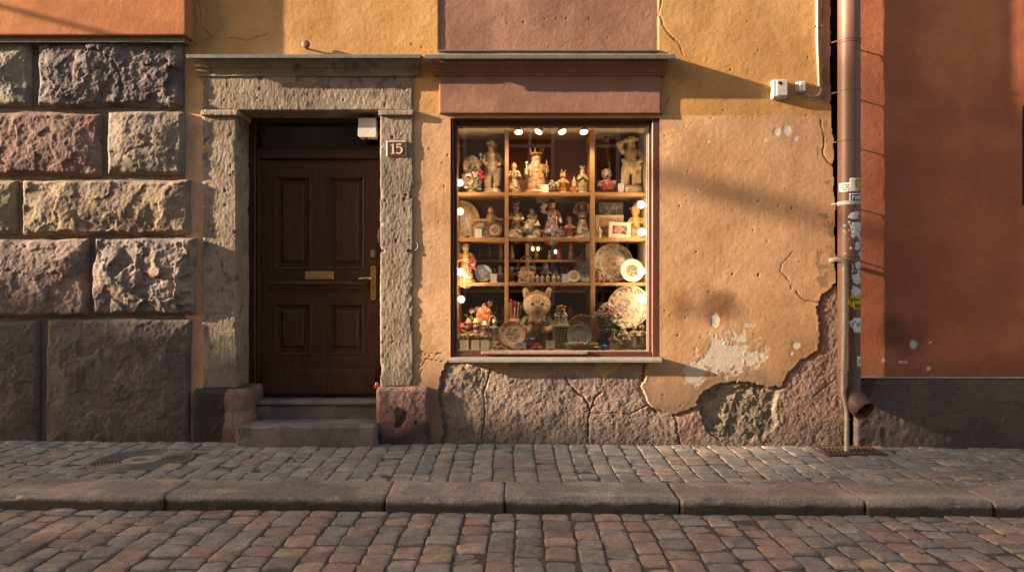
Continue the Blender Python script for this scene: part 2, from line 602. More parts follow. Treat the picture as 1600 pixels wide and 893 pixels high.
def rock_disp(seed, bulge, amp, margin):
    off = seed * 3.7
    def f(Q, n, e):
        P = Q + off
        fr = sstep(0.0, 1.0, e / (margin * (1 + 0.75 * fbm(P, 7, 3, seed + 21))))
        big = fbm(P * [1, 0.6, 1.3], 3.0, 3, seed) * 1.0
        rid = fbm(P, 11, 4, seed + 3, 0.55, ridged=True)
        fine = fbm(P, 30, 4, seed + 5, 0.62)
        k = 1.7 if seed in (3, 10) else 1.0
        d = fr * (bulge + 0.022 * sstep(0, .21, e) + amp * (0.75 * big + k * 0.30 * facets(P, .15, seed + 40) + k * 0.10 * rid)) + (0.35 + 0.65 * fr) * (k * 0.0050 * fine + 0.0026 * fbm(P, 75, 2, seed + 6))
        d = np.maximum(d, -0.03)
        return np.where(np.abs(n[:, 1]) > 0.6, d, d * 0.5 + 0.004 * fine)
    return f

BL = [  # px0, py0, px1, py1, tones, bulge, amp
    (-260, 65, -60, 168, [(.20, .15, .13), (.15, .12, .11)], .03, .03),
    (-52, 65, 51, 168, [(.20, .185, .145), (.15, .14, .12), (.24, .21, .16)], .03, .028),
    (61, 65, 286, 168, [(.165, .125, .115), (.205, .16, .14), (.12, .095, .09)], .035, .036),
    (-240, 176, -150, 273, [(.22, .16, .12), (.17, .13, .11)], .03, .03),
    (-140, 175, 160, 274, [(.205, .118, .095), (.16, .10, .085), (.25, .16, .12)], .03, .026),
    (168, 174, 288, 274, [(.225, .18, .14), (.185, .15, .118), (.26, .205, .155)], .03, .03),
    (-230, 281, 25, 366, [(.26, .20, .125), (.22, .17, .12)], .03, .026),
    (35, 280, 296, 366, [(.26, .19, .13), (.30, .22, .145), (.205, .15, .11)], .035, .034),
    (-200, 372, 140, 494, [(.21, .14, .115), (.16, .115, .10), (.25, .18, .145)], .04, .03),
    (147, 372, 305, 492, [(.245, .185, .155), (.295, .225, .18), (.195, .155, .135)], .045, .045),
    (-190, 499, 63, 700, [(.14, .108, .09), (.115, .092, .082)], .018, .019),
    (73, 497, 297, 700, [(.15, .11, .093), (.12, .092, .083), (.17, .13, .108)], .022, .022),
]
for i, (a, b, c, d, tn, bu, am) in enumerate(BL):
    y0 = -0.022 if i < 10 else -0.025
    def cf(Q, tn=tn, i=i):
        C = tone(tn, 4.0, 100 + i * 7)(Q)
        pit = sstep(0.15, 0.55, fbm(Q, 30, 3, 300 + i))
        C = mix(C, C * 0.62, pit * 0.6)
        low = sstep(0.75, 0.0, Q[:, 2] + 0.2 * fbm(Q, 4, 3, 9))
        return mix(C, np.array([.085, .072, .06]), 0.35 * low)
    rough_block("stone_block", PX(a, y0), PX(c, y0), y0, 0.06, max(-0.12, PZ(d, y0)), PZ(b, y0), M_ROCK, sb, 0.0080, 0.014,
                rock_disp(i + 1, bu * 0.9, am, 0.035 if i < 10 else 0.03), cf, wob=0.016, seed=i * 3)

def plaster_noise(Q, seed):
    tr = fbm(Q * [1.0, 1, 1.7], 5.0, 3, seed)
    fine = fbm(Q, 32, 4, seed + 3, 0.6)
    sw = fbm(Q * [1, 1, 2.2], 18, 3, seed + 9, ridged=True)
    return 0.0018 * tr + 0.0008 * fine + 0.0005 * sw

def plain_wall(name, x0, x1, z0, z1, y, m, parent, colfn, cell=0.012, seed=0, extra=None, side=None):
    nx = int((x1 - x0) / cell) + 2; nz = int((z1 - z0) / cell) + 2
    X, Z = np.meshgrid(np.linspace(x0, x1, nx), np.linspace(z0, z1, nz))
    Q = np.stack([X.ravel(), np.zeros(X.size), Z.ravel()], 1)
    h = plaster_noise(Q, seed)
    if extra is not None: h = h + extra(Q)
    V = Q.copy(); V[:, 1] = y - h
    return mesh_np(name, V, grid_faces(nx, nz), m, parent, colfn(Q))

UZ = PZ(55, -0.125)
def up_col(Q):
    C = tone([(.50, .20, .088), (.55, .235, .10), (.45, .175, .078)], 1.6, 210, soft=True)(Q)
    return C
rough_block("upper_wall", -9, PX(291, -0.125), -0.125, 0.3, UZ, 4.5, M_PLAST, sb, 0.014, 0.008,
            lambda Q, n, e: plaster_noise(Q, 21), up_col)
m = MB(); m.box(-9, PX(288, -0.10), -0.098, 0.35, UZ - 0.045, UZ - 0.004); m.build("ledge", M_MORT, sb)
m = MB(); m.box(-12, PX(291, -0.125) - 0.004, -0.121, 0.4, 4.5, 10.0, up_col(np.array([[0., 0, 0]]))[0]); m.build("upper_storey", M_PLAST, sb)

# ------------------------------------------------------------------ middle: ochre building
ob = thing("ochre_building", "ochre and peach plastered house with peeling plaster, number plate fifteen and a lit shop window", "building", (0.0, 0, 0))
DOOR = (PX(330), PX(632), -1, PZ(150))           # hole hidden behind the surround
WIN = (PX(704), PX(1030), PZ(561), PZ(184))
def facade():
    x0, x1, z0, z1 = PX(280), PX(1332), -0.12, 4.5
    cell = 0.0075
    nx = int((x1 - x0) / cell); nz = int((z1 - z0) / cell)
    X, Z = np.meshgrid(np.linspace(x0, x1, nx), np.linspace(z0, z1, nz))
    Q = np.stack([X.ravel(), np.zeros(X.size), Z.ravel()], 1)
    q = Q[:, [0, 2]]
    px = 800 + q[:, 0] * 185; py = 693 - (q[:, 1] + 0.0) * 185 + 0.0
    py = 446 - (q[:, 1] - 1.335) * 185
    base_poly = pxy([(683, 760), (688, 690), (692, 650), (684, 622), (690, 590), (693, 575), (700, 562), (1012, 562), (1013, 580), (1003, 600), (1010, 622),
        (1022, 640), (1052, 645), (1076, 642), (1088, 632), (1096, 614), (1112, 602), (1140, 596), (1180, 598), (1200, 604), (1222, 602), (1229, 587),
        (1246, 567), (1279, 549), (1282, 520), (1278, 480), (1285, 461), (1304, 446), (1400, 446), (1400, 760)])
    jag = 0.016 * fbm(Q, 8, 3, 400) + 0.012 * fbm(Q, 16, 3, 399) + 0.011 * fbm(Q, 26, 3, 401) + 0.008 * facets(Q, .035, 402) + 0.005 * facets(Q, .016, 403)
    sd_base = sdist(q, base_poly) + jag
    # remnants of plaster under the sill
    rem = np.minimum(sdist(q, pxy([(746, 560), (800, 560), (796, 576), (772, 584), (752, 578)])), sdist(q, pxy([(926, 560), (978, 560), (966, 578), (945, 590), (930, 582)]))) + jag
    isbase = sd_base < 0
    # ---- colours of the plaster
    ochre = tone([(.53, .288, .108), (.58, .33, .135), (.47, .248, .09)], 2.2, 500, soft=True)(Q)
    peach = tone([(.56, .325, .178), (.60, .365, .205), (.49, .28, .145)], 1.8, 510, soft=True)(Q)
    mauve = tone([(.30, .155, .103), (.34, .182, .122), (.26, .137, .095)], 2.4, 520, soft=True)(Q)
    lim = np.where(px > 900, 180, 178) + 1.5 * fbm(Q, 6, 2, 3)
    up = sstep(lim + 1, lim - 1, py)
    C = mix(peach, ochre, up)
    C = np.where(((px > 685) & (px < 1028) & (py < 83))[:, None], mauve, C)
    # peach paint fading into bare earth-brown near the street
    grime = sstep(530, 655, py + 40 * fbm(Q, 4, 4, 530)) * (px > 640)
    C = mix(C, np.array([.26, .165, .105]), 0.80 * grime)
    # soot blotch
    so = np.hypot((px - 1106) / 74, (py - 482) / 44) + 0.5 * fbm(Q, 5, 4, 540)
    C = mix(C, np.array([.17, .07, .03]), 0.80 * sstep(1.1, 0.15, so))
    so = np.hypot((px - 1255) / 60, (py - 560) / 40) + 0.35 * fbm(Q, 5, 4, 541)
    C = mix(C, np.array([.27, .14, .06]), 0.4 * sstep(1.1, 0.2, so))
    vs = sstep(0.1, 0.6, fbm(Q * [1, 1, 0.18], 5, 4, 545)) 
    C = mix(C, C * np.array([.80, .72, .62]), 0.45 * vs)
    pat = sstep(0.15, 0.5, fbm(Q, 3.2, 5, 547))
    C = mix(C, C * np.array([1.08, 1.05, 0.98]), 0.7 * pat)
    # white scraped lime
    wht = np.zeros(len(Q))
    for cx, cy, rx, ry, a in ((1140, 556, 52, 34, .9), (1085, 582, 20, 20, .7), (1117, 497, 7, 14, 1), (1243, 538, 8, 6, 1), (1213, 205, 6, 7, 1), (1229, 203, 7, 9, 1),
                              (1236, 552, 4, 4, 1), (1170, 507, 12, 5, .6), (1243, 215, 5, 5, .7), (1090, 296, 5, 3, .9), (1106, 221, 3, 3, .8), (1195, 217, 5, 4, .6)):
        s = np.hypot((px - cx) / rx, (py - cy) / ry) + (0.75 if rx > 15 else 0.4) * fbm(Q, 20, 4, 550) + (0.3 * fbm(Q, 60, 2, 551) if rx > 15 else 0)
        wht = np.maximum(wht, a * sstep(0.95, 0.75, s))
    C = mix(C, np.array([.58, .50, .40]), wht)
    # paler lime along the left reveal strip
    st = (px < 320) & (fbm(Q * [1, 1, .5], 7, 4, 560) > 0.0)
    C = np.where(st[:, None], C * np.array([1.08, 1.12, 1.3]), C)
    # bare brown undercoat beside the pipe
    ue = 1284 + 5 * fbm(Q, 8, 3, 570)
    bare = (px > ue) & (py > -100) & (py < 155 + 12 * fbm(Q, 9, 2, 3))
    C = np.where(bare[:, None], tone([(.27, .15, .085), (.33, .2, .12)], 9, 571)(Q), C)
    lower = (np.abs(px - 1290) < 14) & (py > 150) & (fbm(Q, 14, 4, 575) > 0.2)
    C = np.where(lower[:, None], np.array([.34, .22, .13]), C)
    # ---- relief of the plaster
    h = plaster_noise(Q, 610)
    h -= 0.010 * ((px > 685) & (px < 1028) & (py < 80))
    h -= 0.007 * bare
    h -= 0.002 * wht
    rngp = np.random.RandomState(5)
    for _ in range(150):
        cx, cy = rngp.uniform(640, 1300), rngp.uniform(20, 640)
        r = rngp.choice([0.7, 1.1, 1.6], p=[.6, .32, .08])
        near = (np.abs(px - cx) < 8) & (np.abs(py - cy) < 8)
        s = np.hypot(px[near] - cx, (py[near] - cy) * rngp.uniform(.6, 1.4)) / r
        w = sstep(1.2, .5, s)
        h[near] -= 0.007 * w
        C[near] = mix(C[near], np.array([.14, .09, .055]), 0.75 * w)
    cracks = [([(1036, -10), (1030, 20), (1042, 48), (1060, 66), (1066, 84)], 1.3), ([(1033, 180), (1042, 160), (1057, 132), (1070, 124)], 1.0),
              ([(1240, 392), (1222, 412), (1219, 424), (1232, 440), (1236, 452)], .9), ([(1243, 455), (1254, 468), (1280, 470)], 1.3),
              ([(1282, 188), (1287, 215), (1286, 240), (1304, 262)], 1.4), ([(308, 0), (316, 40), (330, 58), (345, 40), (338, 0)], 0.8), ([(330, 58), (300, 70)], .8),
              ([(640, 560), (660, 548), (690, 552)], 1.0), ([(655, 575), (668, 560), (690, 566)], 1.2), ([(650, 600), (662, 575)], .9), ([(345, 60), (390, 62), (420, 50)], .7)]
    jq = q + 0.016 * np.stack([fbm(Q, 9, 3, 620), fbm(Q, 9, 3, 621)], 1) + 0.007 * np.stack([fbm(Q, 42, 2, 622), fbm(Q, 42, 2, 623)], 1)
    for pts, wd in cracks:
        d = seg_dist(jq, pxy(pts)) * 185
        w = sstep(wd * 0.95, wd * 0.2, d) * (0.55 + 0.45 * sstep(-.3, .2, fbm(Q, 9, 2, 625)))
        h -= 0.006 * w
        C = mix(C, np.array([.10, .06, .035]), 0.8 * w)
    # plaster swells and lifts a little towards its broken edge, whose lip is bare mortar
    lip = sstep(0.030, 0.0, sd_base) * (sd_base >= 0)
    h += 0.002 * lip - 0.012 * sstep(0.012, 0.0, sd_base) * (sd_base >= 0) * sstep(-.1, .4, fbm(Q, 13, 3, 404))
    C = mix(C, np.array([.36, .27, .18]), 0.75 * sstep(0.014, 0.002, sd_base + 0.016 * fbm(Q, 24, 3, 8)) * (px > 640))
    edgedirt = sstep(0.16, 0.0, sd_base + 0.09 * fbm(Q, 6, 4, 405)) * sstep(520, 640, py) * (px > 640)
    C = mix(C, np.array([.17, .115, .075]), 0.62 * edgedirt)
    # ---- bare stones at the foot
    mas = tone([(.265, .185, .15), (.225, .165, .14), (.30, .215, .17)], 3.0, 700)(Q)
    red = tone([(.255, .155, .115), (.21, .125, .10), (.285, .185, .14)], 3.4, 710)(Q)
    pink = tone([(.31, .18, .135), (.27, .155, .12)], 4, 720)(Q)
    rub = tone([(.205, .150, .105), (.15, .112, .085), (.25, .19, .135)], 7, 730)(Q)
    B = mas
    B = np.where((px > 1222 + 5 * fbm(Q, 10, 3, 4))[:, None], red, B)
    B = np.where(((px > 1055 + 0.1 * (py - 640)) & (px < 1100))[:, None], pink, B)
    hole = pxy([(1092, 640), (1096, 616), (1112, 603), (1180, 598), (1222, 602), (1212, 640), (1216, 662), (1195, 688), (1160, 692), (1128, 684), (1104, 672)])
    sh = sdist(q, hole) + jag
    B = np.where((sh < 0)[:, None], rub, B)
    vein = np.abs(sdist(q, pxy([(1222, 602), (1212, 640), (1218, 662), (1196, 688), (1230, 760), (1400, 760), (1400, 446), (1282, 546)])) + jag)
    B = mix(B, np.array([.33, .26, .19]), 0.6 * sstep(0.014, 0.004, vein + .008 * fbm(Q, 20, 2, 731)) * (py > 600) * (px < 1230))
    spk = fbm(Q, 90, 2, 740)
    B = B * (1 + 0.35 * spk)[:, None]
    foot = sstep(628, 680, py + 24 * fbm(Q, 4, 4, 750))
    B = mix(B, np.array([.085, .072, .060]), 0.55 * foot)
    B = np.where((rem < 0)[:, None], np.array([.50, .29, .10]), B)
    # mortar smears along the top of the stones
    B = mix(B, np.array([.36, .27, .18]), 0.6 * sstep(592, 578, py + 12 * fbm(Q, 9, 4, 9)) * (px < 1020) * (px > 720))
    hb = -0.024 + 0.010 * fbm(Q, 4, 3, 760) + 0.0042 * fbm(Q, 30, 4, 761, 0.6) + 0.0030 * fbm(Q, 80, 2, 762)
    hb += 0.012 * sstep(0.0, -0.05, sd_base)
    hb = np.where(sh < 0, hb - 0.018 * sstep(0, -0.04, sh) + 0.009 * facets(Q, .07, 770) + 0.007 * fbm(Q, 14, 3, 771), hb)
    hb = np.where((rem < 0), -0.008 + h, hb)
    hb += 0.006 * (px < 760) * fbm(Q, 12, 3, 772)
    bc = [([(768, 575), (762, 600), (756, 615), (757, 650), (752, 690)], 2.2), ([(882, 588), (895, 606), (912, 618), (922, 640), (920, 660), (918, 672), (922, 700)], 2.6),
          ([(941, 612), (928, 625), (922, 640)], 2.2), ([(922, 643), (955, 645), (985, 648), (1000, 640), (1012, 632)], 1.8), ([(1052, 642), (1058, 660), (1064, 700)], 3.0),
          ([(1008, 566), (1004, 590), (1012, 620), (1024, 640)], 4.0), ([(1098, 640), (1104, 672), (1125, 685)], 2.5), ([(1270, 620), (1290, 605), (1310, 590)], 1.2), ([(1230, 560), (1270, 560)], .1)]
    for pts, wd in bc:
        d = seg_dist(jq, pxy(pts)) * 185
        w = sstep(wd * 0.62, wd * 0.2, d) * (.6 + .4 * sstep(-.3, .3, fbm(Q, 8, 2, 626)))
        hb -= 0.012 * w
        hb += 0.006 * sstep(wd * 5, wd, d) * 0
        B = mix(B, np.array([.07, .05, .038]), 0.75 * w)
    H = np.where(isbase, hb, h)
    COLR = np.where(isbase[:, None], B, C)
    V = Q.copy(); V[:, 1] = -H
    edge = np.where(py < 446, 1297 + 4 * sstep(100, 260, py) + 3 * sstep(200, 420, py), 1323.) + 2.5 * fbm(Q, 14, 3, 580)
    F = grid_faces(nx, nz)
    a = F[:, 0]
    fx = Q[a, 0] + cell / 2; fz = Q[a, 2] + cell / 2
    keep = ~((fx > DOOR[0]) & (fx < DOOR[1]) & (fz < DOOR[3]))
    keep &= ~((fx > WIN[0]) & (fx < WIN[1]) & (fz > WIN[2]) & (fz < WIN[3]))
    keep &= px[a] < edge[a]
    F = F[keep]
    bface = isbase[F].all(1)
    for nm, sel, mt in (("wall", ~bface, M_PLAST), ("stone_base", bface, M_GRAN)):
        v, f, c = compact(V, F[sel], COLR)
        mesh_np(nm, v, f, mt, ob, c)
facade()
# ------------------------------------------------------------------ ochre building: door surround
M_SAND = mat("chiselled_sandstone", rough=0.9, grain=0.22, gscale=80, bump=0.9, bdist=0.006, bscale=48, spec=0.2, stretch=(1.5, 1.5, 0.8))
M_ZINC = mat("zinc_sheet", (.20, .20, .185), rough=0.5, metal=0.5, grain=0.2, gscale=20, bump=0.15, bdist=0.003, bscale=30)
M_WOODB = mat("dark_brown_paint", (.045, .018, .010), rough=0.42, grain=0.35, gscale=14, bump=0.35, bdist=0.003, bscale=30, spec=0.4, stretch=(6, 6, 0.6))
M_DOOR = mat("stained_oak", (.058, .022, .009), rough=0.45, grain=0.45, gscale=10, bump=0.4, bdist=0.002, bscale=24, spec=0.4, stretch=(7, 7, 0.5), blotch=.0, wear=((.13, .075, .045), (5, 5, 130), .66, .74))
M_WFRAME = mat("red_brown_frame_paint", (.115, .040, .028), rough=0.45, grain=0.3, gscale=25, bump=0.3, bdist=0.002, bscale=40, stretch=(3, 3, 0.6))
M_BRASS = mat("brass", (.62, .40, .14), rough=0.35, metal=0.9, grain=0.2, gscale=60, bump=0.1, bdist=0.001, bscale=100)
M_STEEL = mat("dull_steel", (.42, .40, .37), rough=0.4, metal=0.8, grain=0.15, bump=0.1, bdist=0.001)
M_BLACK = mat("black_hole", (.012, .010, .009), rough=0.9, grain=0, bump=0)
M_WHITE = mat("white_plastic", (.62, .58, .50), rough=0.5, grain=0.1, gscale=25, bump=0.1, bdist=0.001)
M_GREYP = mat("grey_plastic", (.36, .36, .34), rough=0.5, grain=0.12, gscale=25, bump=0.1, bdist=0.001)

yj = -0.012
def chis(seed, pits=True):
    def f(Q, n, e):
        d = 0.0030 * fbm(Q * [1.8, 1.8, .8], 40, 3, seed, 0.6) + 0.003 * fbm(Q, 5, 3, seed + 1)
        if pits:
            d = d - 0.009 * sstep(0.60, 0.70, fbm(Q * [1.3, 1, .9], 26, 2, seed + 5))
            d = d - 0.014 * sstep(0.66, 0.76, fbm(Q, 9, 2, seed + 6)) * sstep(0.0, 0.06, e + .03)
        chip = sstep(0.3, 0.55, fbm(Q + seed, 8, 3, seed + 8)) * sstep(0.03, 0.0, e)
        return d - 0.012 * chip
    return f
def sand_col(seed, base=((.285, .22, .16), (.24, .185, .14), (.325, .255, .19))):
    t = tone(base, 3.0, seed)
    def f(Q):
        C = t(Q)
        p = sstep(0.2, 0.6, fbm(Q * [1.3, 1, .8], 17, 2, seed + 5))
        C = mix(C, C * 0.6, p)
        dk = sstep(0.05, 0.5, fbm(Q * [1, 1, .4], 3, 4, seed + 12))
        C = mix(C, np.array([.17, .135, .10]), 0.4 * dk)
        low = sstep(1.1, 0.45, Q[:, 2] + 0.15 * fbm(Q, 3, 3, 4))
        return mix(C, np.array([.175, .135, .10]), 0.45 * low)
    return f
zt = PZ(179, yj)
ZP = PZ(606, yj)
rough_block("door_jamb", PX(316, yj), PX(370, yj), yj, 0.30, ZP, zt - 0.001, M_SAND, ob, 0.0075, 0.012, chis(31), sand_col(41), wob=0.005, seed=3)
rough_block("door_jamb", PX(594, yj), PX(646, yj), yj, 0.30, ZP, zt - 0.001, M_SAND, ob, 0.0075, 0.010, chis(32), sand_col(42), wob=0.003, seed=4)
rough_block("impost", PX(314, yj - .022), PX(372, yj - .022), yj - .024, 0.28, PZ(181, yj), PZ(172, yj), M_SAND, ob, 0.009, 0.006, chis(35, False), sand_col(43))
rough_block("impost", PX(591, yj - .022), PX(647, yj - .022), yj - .024, 0.28, PZ(181, yj), PZ(172, yj), M_SAND, ob, 0.009, 0.006, chis(36, False), sand_col(44))
rough_block("lintel", PX(316, yj), PX(645, yj), yj, 0.30, PZ(171.5, yj), PZ(112, yj), M_SAND, ob, 0.0085, 0.008, chis(37), sand_col(45), wob=0.003, seed=6)
# cornice
def cornice(x0, x1, yb, m, colr, parent, steps, name, seed):
    """moulded run with sloping weathered profile; steps: list of (y, z) from the bottom back to the top"""
    n = int((x1 - x0) / 0.02)
    xs = np.linspace(x0, x1, n)
    prof = []
    for (ya, za), (yb_, zb) in zip(steps[:-1], steps[1:]):
        k = max(2, int(math.hypot(yb_ - ya, zb - za) / 0.008))
        for t in np.linspace(0, 1, k, endpoint=False):
            prof.append((ya + (yb_ - ya) * t, za + (zb - za) * t))
    prof.append(steps[-1])
    prof = np.array(prof)
    X, K = np.meshgrid(xs, np.arange(len(prof)))
    Y = prof[K.ravel().astype(int), 0]; Z = prof[K.ravel().astype(int), 1]
    V = np.stack([X.ravel(), Y, Z], 1)
    nn = 0.004 * fbm(V, 10, 4, seed) + 0.002 * fbm(V, 40, 2, seed + 1)
    V[:, 1] -= nn; V[:, 2] += nn * 0.4
    F = grid_faces(n, len(prof)).tolist()
    k = len(prof)
    F += [[i * n for i in range(k)][::-1], [i * n + n - 1 for i in range(k)]]
    return smooth_angle(mesh_np(name, V, F, m, parent, colr(V)), 35)
def zj(py, y): return PZ(py, y)
b = yj
cornice(PX(303, b - .06), PX(655, b - .06), 0, M_SAND, sand_col(46, ((.25, .20, .135), (.21, .165, .115), (.28, .225, .16))), ob,
        [(0.05, zj(119, b)), (b - .012, zj(119, b)), (b - .014, zj(115, b)), (b - .026, zj(112, b)), (b - .028, zj(108, b)), (b - .045, zj(107, b)), (b - .060, zj(102, b)), (b - .085, zj(96, b)),
         (b - .090, zj(94, b)), (b - .092, zj(88, b - .06)), (0.05, zj(86, b))], "door_cornice", 51)
m = MB()
def flash(m, x0, x1, yf, zf, h, rise):
    m.prism_x([(yf, zf), (yf - .006, zf + .004), (yf - .006, zf + h), (yf, zf + h + .004), (0.02, zf + h + rise), (0.02, zf + h + rise - .006), (yf + .004, zf + h - .004), (yf + .004, zf)], x0, x1)
yf = -0.135
flash(m, PX(291, yf), PX(657, yf), yf, PZ(91.0, yf), 0.030, 0.035)
smooth_angle(m.build("door_flashing", M_ZINC, ob), 30)

# plinth stones, step, threshold
M_PLINTH = M_GRAN
def plinth_col(seed, black):
    def f(Q):
        C = tone([(.215, .12, .10), (.18, .105, .09), (.25, .15, .125)], 4, seed)(Q)
        C = C * (1 + 0.3 * fbm(Q, 90, 2, seed + 1))[:, None]
        return mix(C, np.array([.016, .016, .017]), black(Q))
    return f
def blk1(Q):
    x = Q[:, 0]; e = PX(349, -.05) + 0.03 * fbm(Q, 6, 4, 5) + 0.06 * (Q[:, 2] - .3)
    return 0.9 * sstep(e + .006, e - .006, x)
def blk2(Q):
    q = Q[:, [0, 2]]
    pts = pxy([(614, 640), (622, 634), (637, 642), (634, 654), (626, 666), (616, 668), (619, 654)], -.045)
    s = np.minimum(sdist(q, pts), seg_dist(q, pxy([(610, 634), (616, 647)], -.045)) - .006)
    s = np.minimum(s, np.hypot(q[:, 0] - PX(649, -.045), q[:, 1] - PZ(659, -.045)) - .02) + .008 * fbm(Q, 22, 3, 7)
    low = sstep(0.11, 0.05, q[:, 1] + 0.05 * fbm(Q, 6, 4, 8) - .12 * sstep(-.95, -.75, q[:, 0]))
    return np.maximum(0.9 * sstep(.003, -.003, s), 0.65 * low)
def gr(seed, a=1.0):
    return lambda Q, n, e: a * (0.008 * fbm(Q, 7, 3, seed) + 0.005 * fbm(Q, 28, 4, seed + 1, .6) + 0.002 * fbm(Q, 80, 2, seed + 2))
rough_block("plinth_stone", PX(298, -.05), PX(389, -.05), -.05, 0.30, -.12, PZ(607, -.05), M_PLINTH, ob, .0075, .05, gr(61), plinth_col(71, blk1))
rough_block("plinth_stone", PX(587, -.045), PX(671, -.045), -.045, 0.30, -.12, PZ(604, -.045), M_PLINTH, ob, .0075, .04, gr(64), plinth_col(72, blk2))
step_c = tone([(.165, .135, .115), (.20, .16, .135), (.135, .11, .098)], 5, 80)
rough_block("doorstep", PX(369, -.19), PX(586, -.19), -.19, 0.12, -.12, PZ(664.5, -.19), M_GRAN, ob, .0085, .022, gr(66, .6), step_c, wob=.003)
rough_block("threshold", PX(388, .14), PX(590, .14), .135, 0.46, 0.0, PZ(632, .135), M_GRAN, ob, .009, .008, gr(68, .5), step_c)
rough_block("threshold_slab", PX(388, .12), PX(592, .12), .115, 0.46, PZ(633, .115) + .003, PZ(625.5, .115), M_GRAN, ob, .009, .01, gr(69, .35),
            tone([(.20, .17, .145), (.16, .135, .115)], 6, 81))

# ------------------------------------------------------------------ the door
yf = 0.265
m = MB()
zb = PZ(625.5, .115)
m.box(PX(384, yf), PX(399, yf), yf, .40, zb, PZ(181, yf), bev=.006)
m.box(PX(399, yf) + .002, PX(405, .285), .285, .40, zb, PZ(240, yf), bev=.004)
m.box(PX(593, yf), PX(602, yf), yf, .40, zb, PZ(181, yf), bev=.006)
m.box(PX(399, yf), PX(593, yf), yf + .004, .40, PZ(190, yf), PZ(180, yf), bev=.006)
m.box(PX(399, yf), PX(593, yf), yf + .003, .40, PZ(247, yf), PZ(232, yf), bev=.008)
m.box(PX(399, yf), PX(593, yf), yf + .025, .40, PZ(232, yf), PZ(228, yf), bev=.004)
m.build("door_frame", M_WOODB, ob)
M_DGLASS = mat("dark_fanlight_glass", (.012, .011, .010), rough=0.12, grain=0, bump=0.05, bdist=.001, spec=.6)
m = MB(); m.box(PX(399, .31), PX(593, .31), .31, .32, PZ(229, .31), PZ(189, .31)); m.build("fanlight_pane", M_DGLASS, ob)

yd = 0.31
dk = (6 + yd) / 1110
DX = lambda p: PX(p, yd)
DZ = lambda p: PZ(p, yd)
door = None
m = MB()
xs = [(403, 430), (482, 514), (567, 596)]
Xl, Xr = DX(405), DX(595)
Zb, Zt = zb + .006, DZ(249)
yb = yd + .045
m.box(Xl, DX(428), yd, yb, Zb, Zt)                     # stiles
m.box(DX(570), Xr, yd, yb, Zb, Zt)
for a, c in ((249, 275), (420, 473), (553, 618)):       # rails
    m.box(DX(428), DX(570), yd + .0006, yb, max(Zb, DZ(c)), DZ(a))
for a, c in ((275, 420), (473, 553)):                   # mullions
    m.box(DX(486), DX(512), yd + .0012, yb, DZ(c), DZ(a))
m.box(DX(428), DX(570), yd + .034, yb - .002, DZ(553), DZ(275))
door = m.build("door", M_DOOR, ob)
def raised(x0, x1, z0, z1):
    m = MB()
    e = [(0.0, .004), (.010, -.008), (.020, -.004), (.028, .016), (.036, .026), (.060, .026), (.082, .010), (.088, .010)]
    V = []; F = []
    for d, yy in e:
        V += [(x0 + d, yd + yy, z0 + d), (x1 - d, yd + yy, z0 + d), (x1 - d, yd + yy, z1 - d), (x0 + d, yd + yy, z1 - d)]
    for i in range(len(e) - 1):
        for k in range(4):
            F.append([i * 4 + k, i * 4 + (k + 1) % 4, i * 4 + 4 + (k + 1) % 4, i * 4 + 4 + k])
    F.append([len(V) - 4, len(V) - 3, len(V) - 2, len(V) - 1])
    m.add(V, F)
    return m.build("door_panel", M_DOOR, door)
for a, c in ((275, 420), (473, 553)):
    for l, r in ((428, 486), (512, 570)):
        raised(DX(l) - .003, DX(r) + .003, DZ(c) - .003, DZ(a) + .003)
m = MB()
m.prism_x([(yd + .01, DZ(455)), (yd - .010, DZ(454)), (yd - .014, DZ(451.5)), (yd - .022, DZ(450)), (yd - .026, DZ(446)), (yd - .038, DZ(444.5)), (yd - .042, DZ(441)), (yd - .036, DZ(439)), (yd + .01, DZ(437))], DX(421), DX(574))
smooth_angle(m.build("rail_moulding", M_DOOR, door), 30)
m = MB(); m.box(DX(410), DX(588), yd - .030, yd + .01, DZ(614), DZ(576), bev=.008); m.build("kick_board", M_DOOR, door)
m = MB(); m.box(DX(477), DX(521), yd - .008, yd + .004, DZ(436), DZ(423), bev=.004)
slot = m.build("letter_slot", M_BRASS, door)
m = MB(); m.box(DX(482), DX(516), yd - .014, yd - .006, DZ(433), DZ(426), bev=.003); m.build("flap", M_BRASS, slot)
# handle
pl = []
zc = DZ(441); hh = DZ(414) - zc; xc = DX(583.5); wv = .0235
for k in range(17):
    a = math.pi * k / 16
    pl.append((xc + wv * math.cos(a), zc + hh - wv + wv * math.sin(a)))
for k in range(17):
    a = math.pi + math.pi * k / 16
    pl.append((xc + wv * math.cos(a), zc - hh + wv + wv * math.sin(a)))
m = MB(); m.prism_y(pl, yd - .009, yd + .002); hp = m.build("door_handle", M_BRASS, door)
m = MB(); zl = DZ(434)
m.tube([(xc, yd - .005, zl), (xc, yd - .05, zl), (xc - .02, yd - .062, zl), (xc - .06, yd - .064, zl), (xc - .105, yd - .060, zl - .004), (xc - .118, yd - .052, zl - .004)], [.014, .013, .013, .011, .009, .009], 10)
m.build("lever", M_BRASS, hp, True)
m = MB(); m.box(xc - .003, xc + .003, yd - .0105, yd - .008, DZ(455), DZ(446)); m.build("keyhole", M_BLACK, hp)
for q in (420, 463):
    m = MB(); m.tube([(xc, yd - .008, DZ(q)), (xc, yd - .0105, DZ(q))], .006); m.build("screw", M_BLACK, hp)
m = MB(); m.box(xc - .022, xc + .020, yd - .016, yd + .002, DZ(402), DZ(389), bev=.010)
lk = m.build("lock", M_STEEL, door)
m = MB(); m.tube([(xc, yd - .014, DZ(395.5)), (xc, yd - .021, DZ(395.5))], .012, 14); m.build("lock_cylinder", M_BRASS, lk)
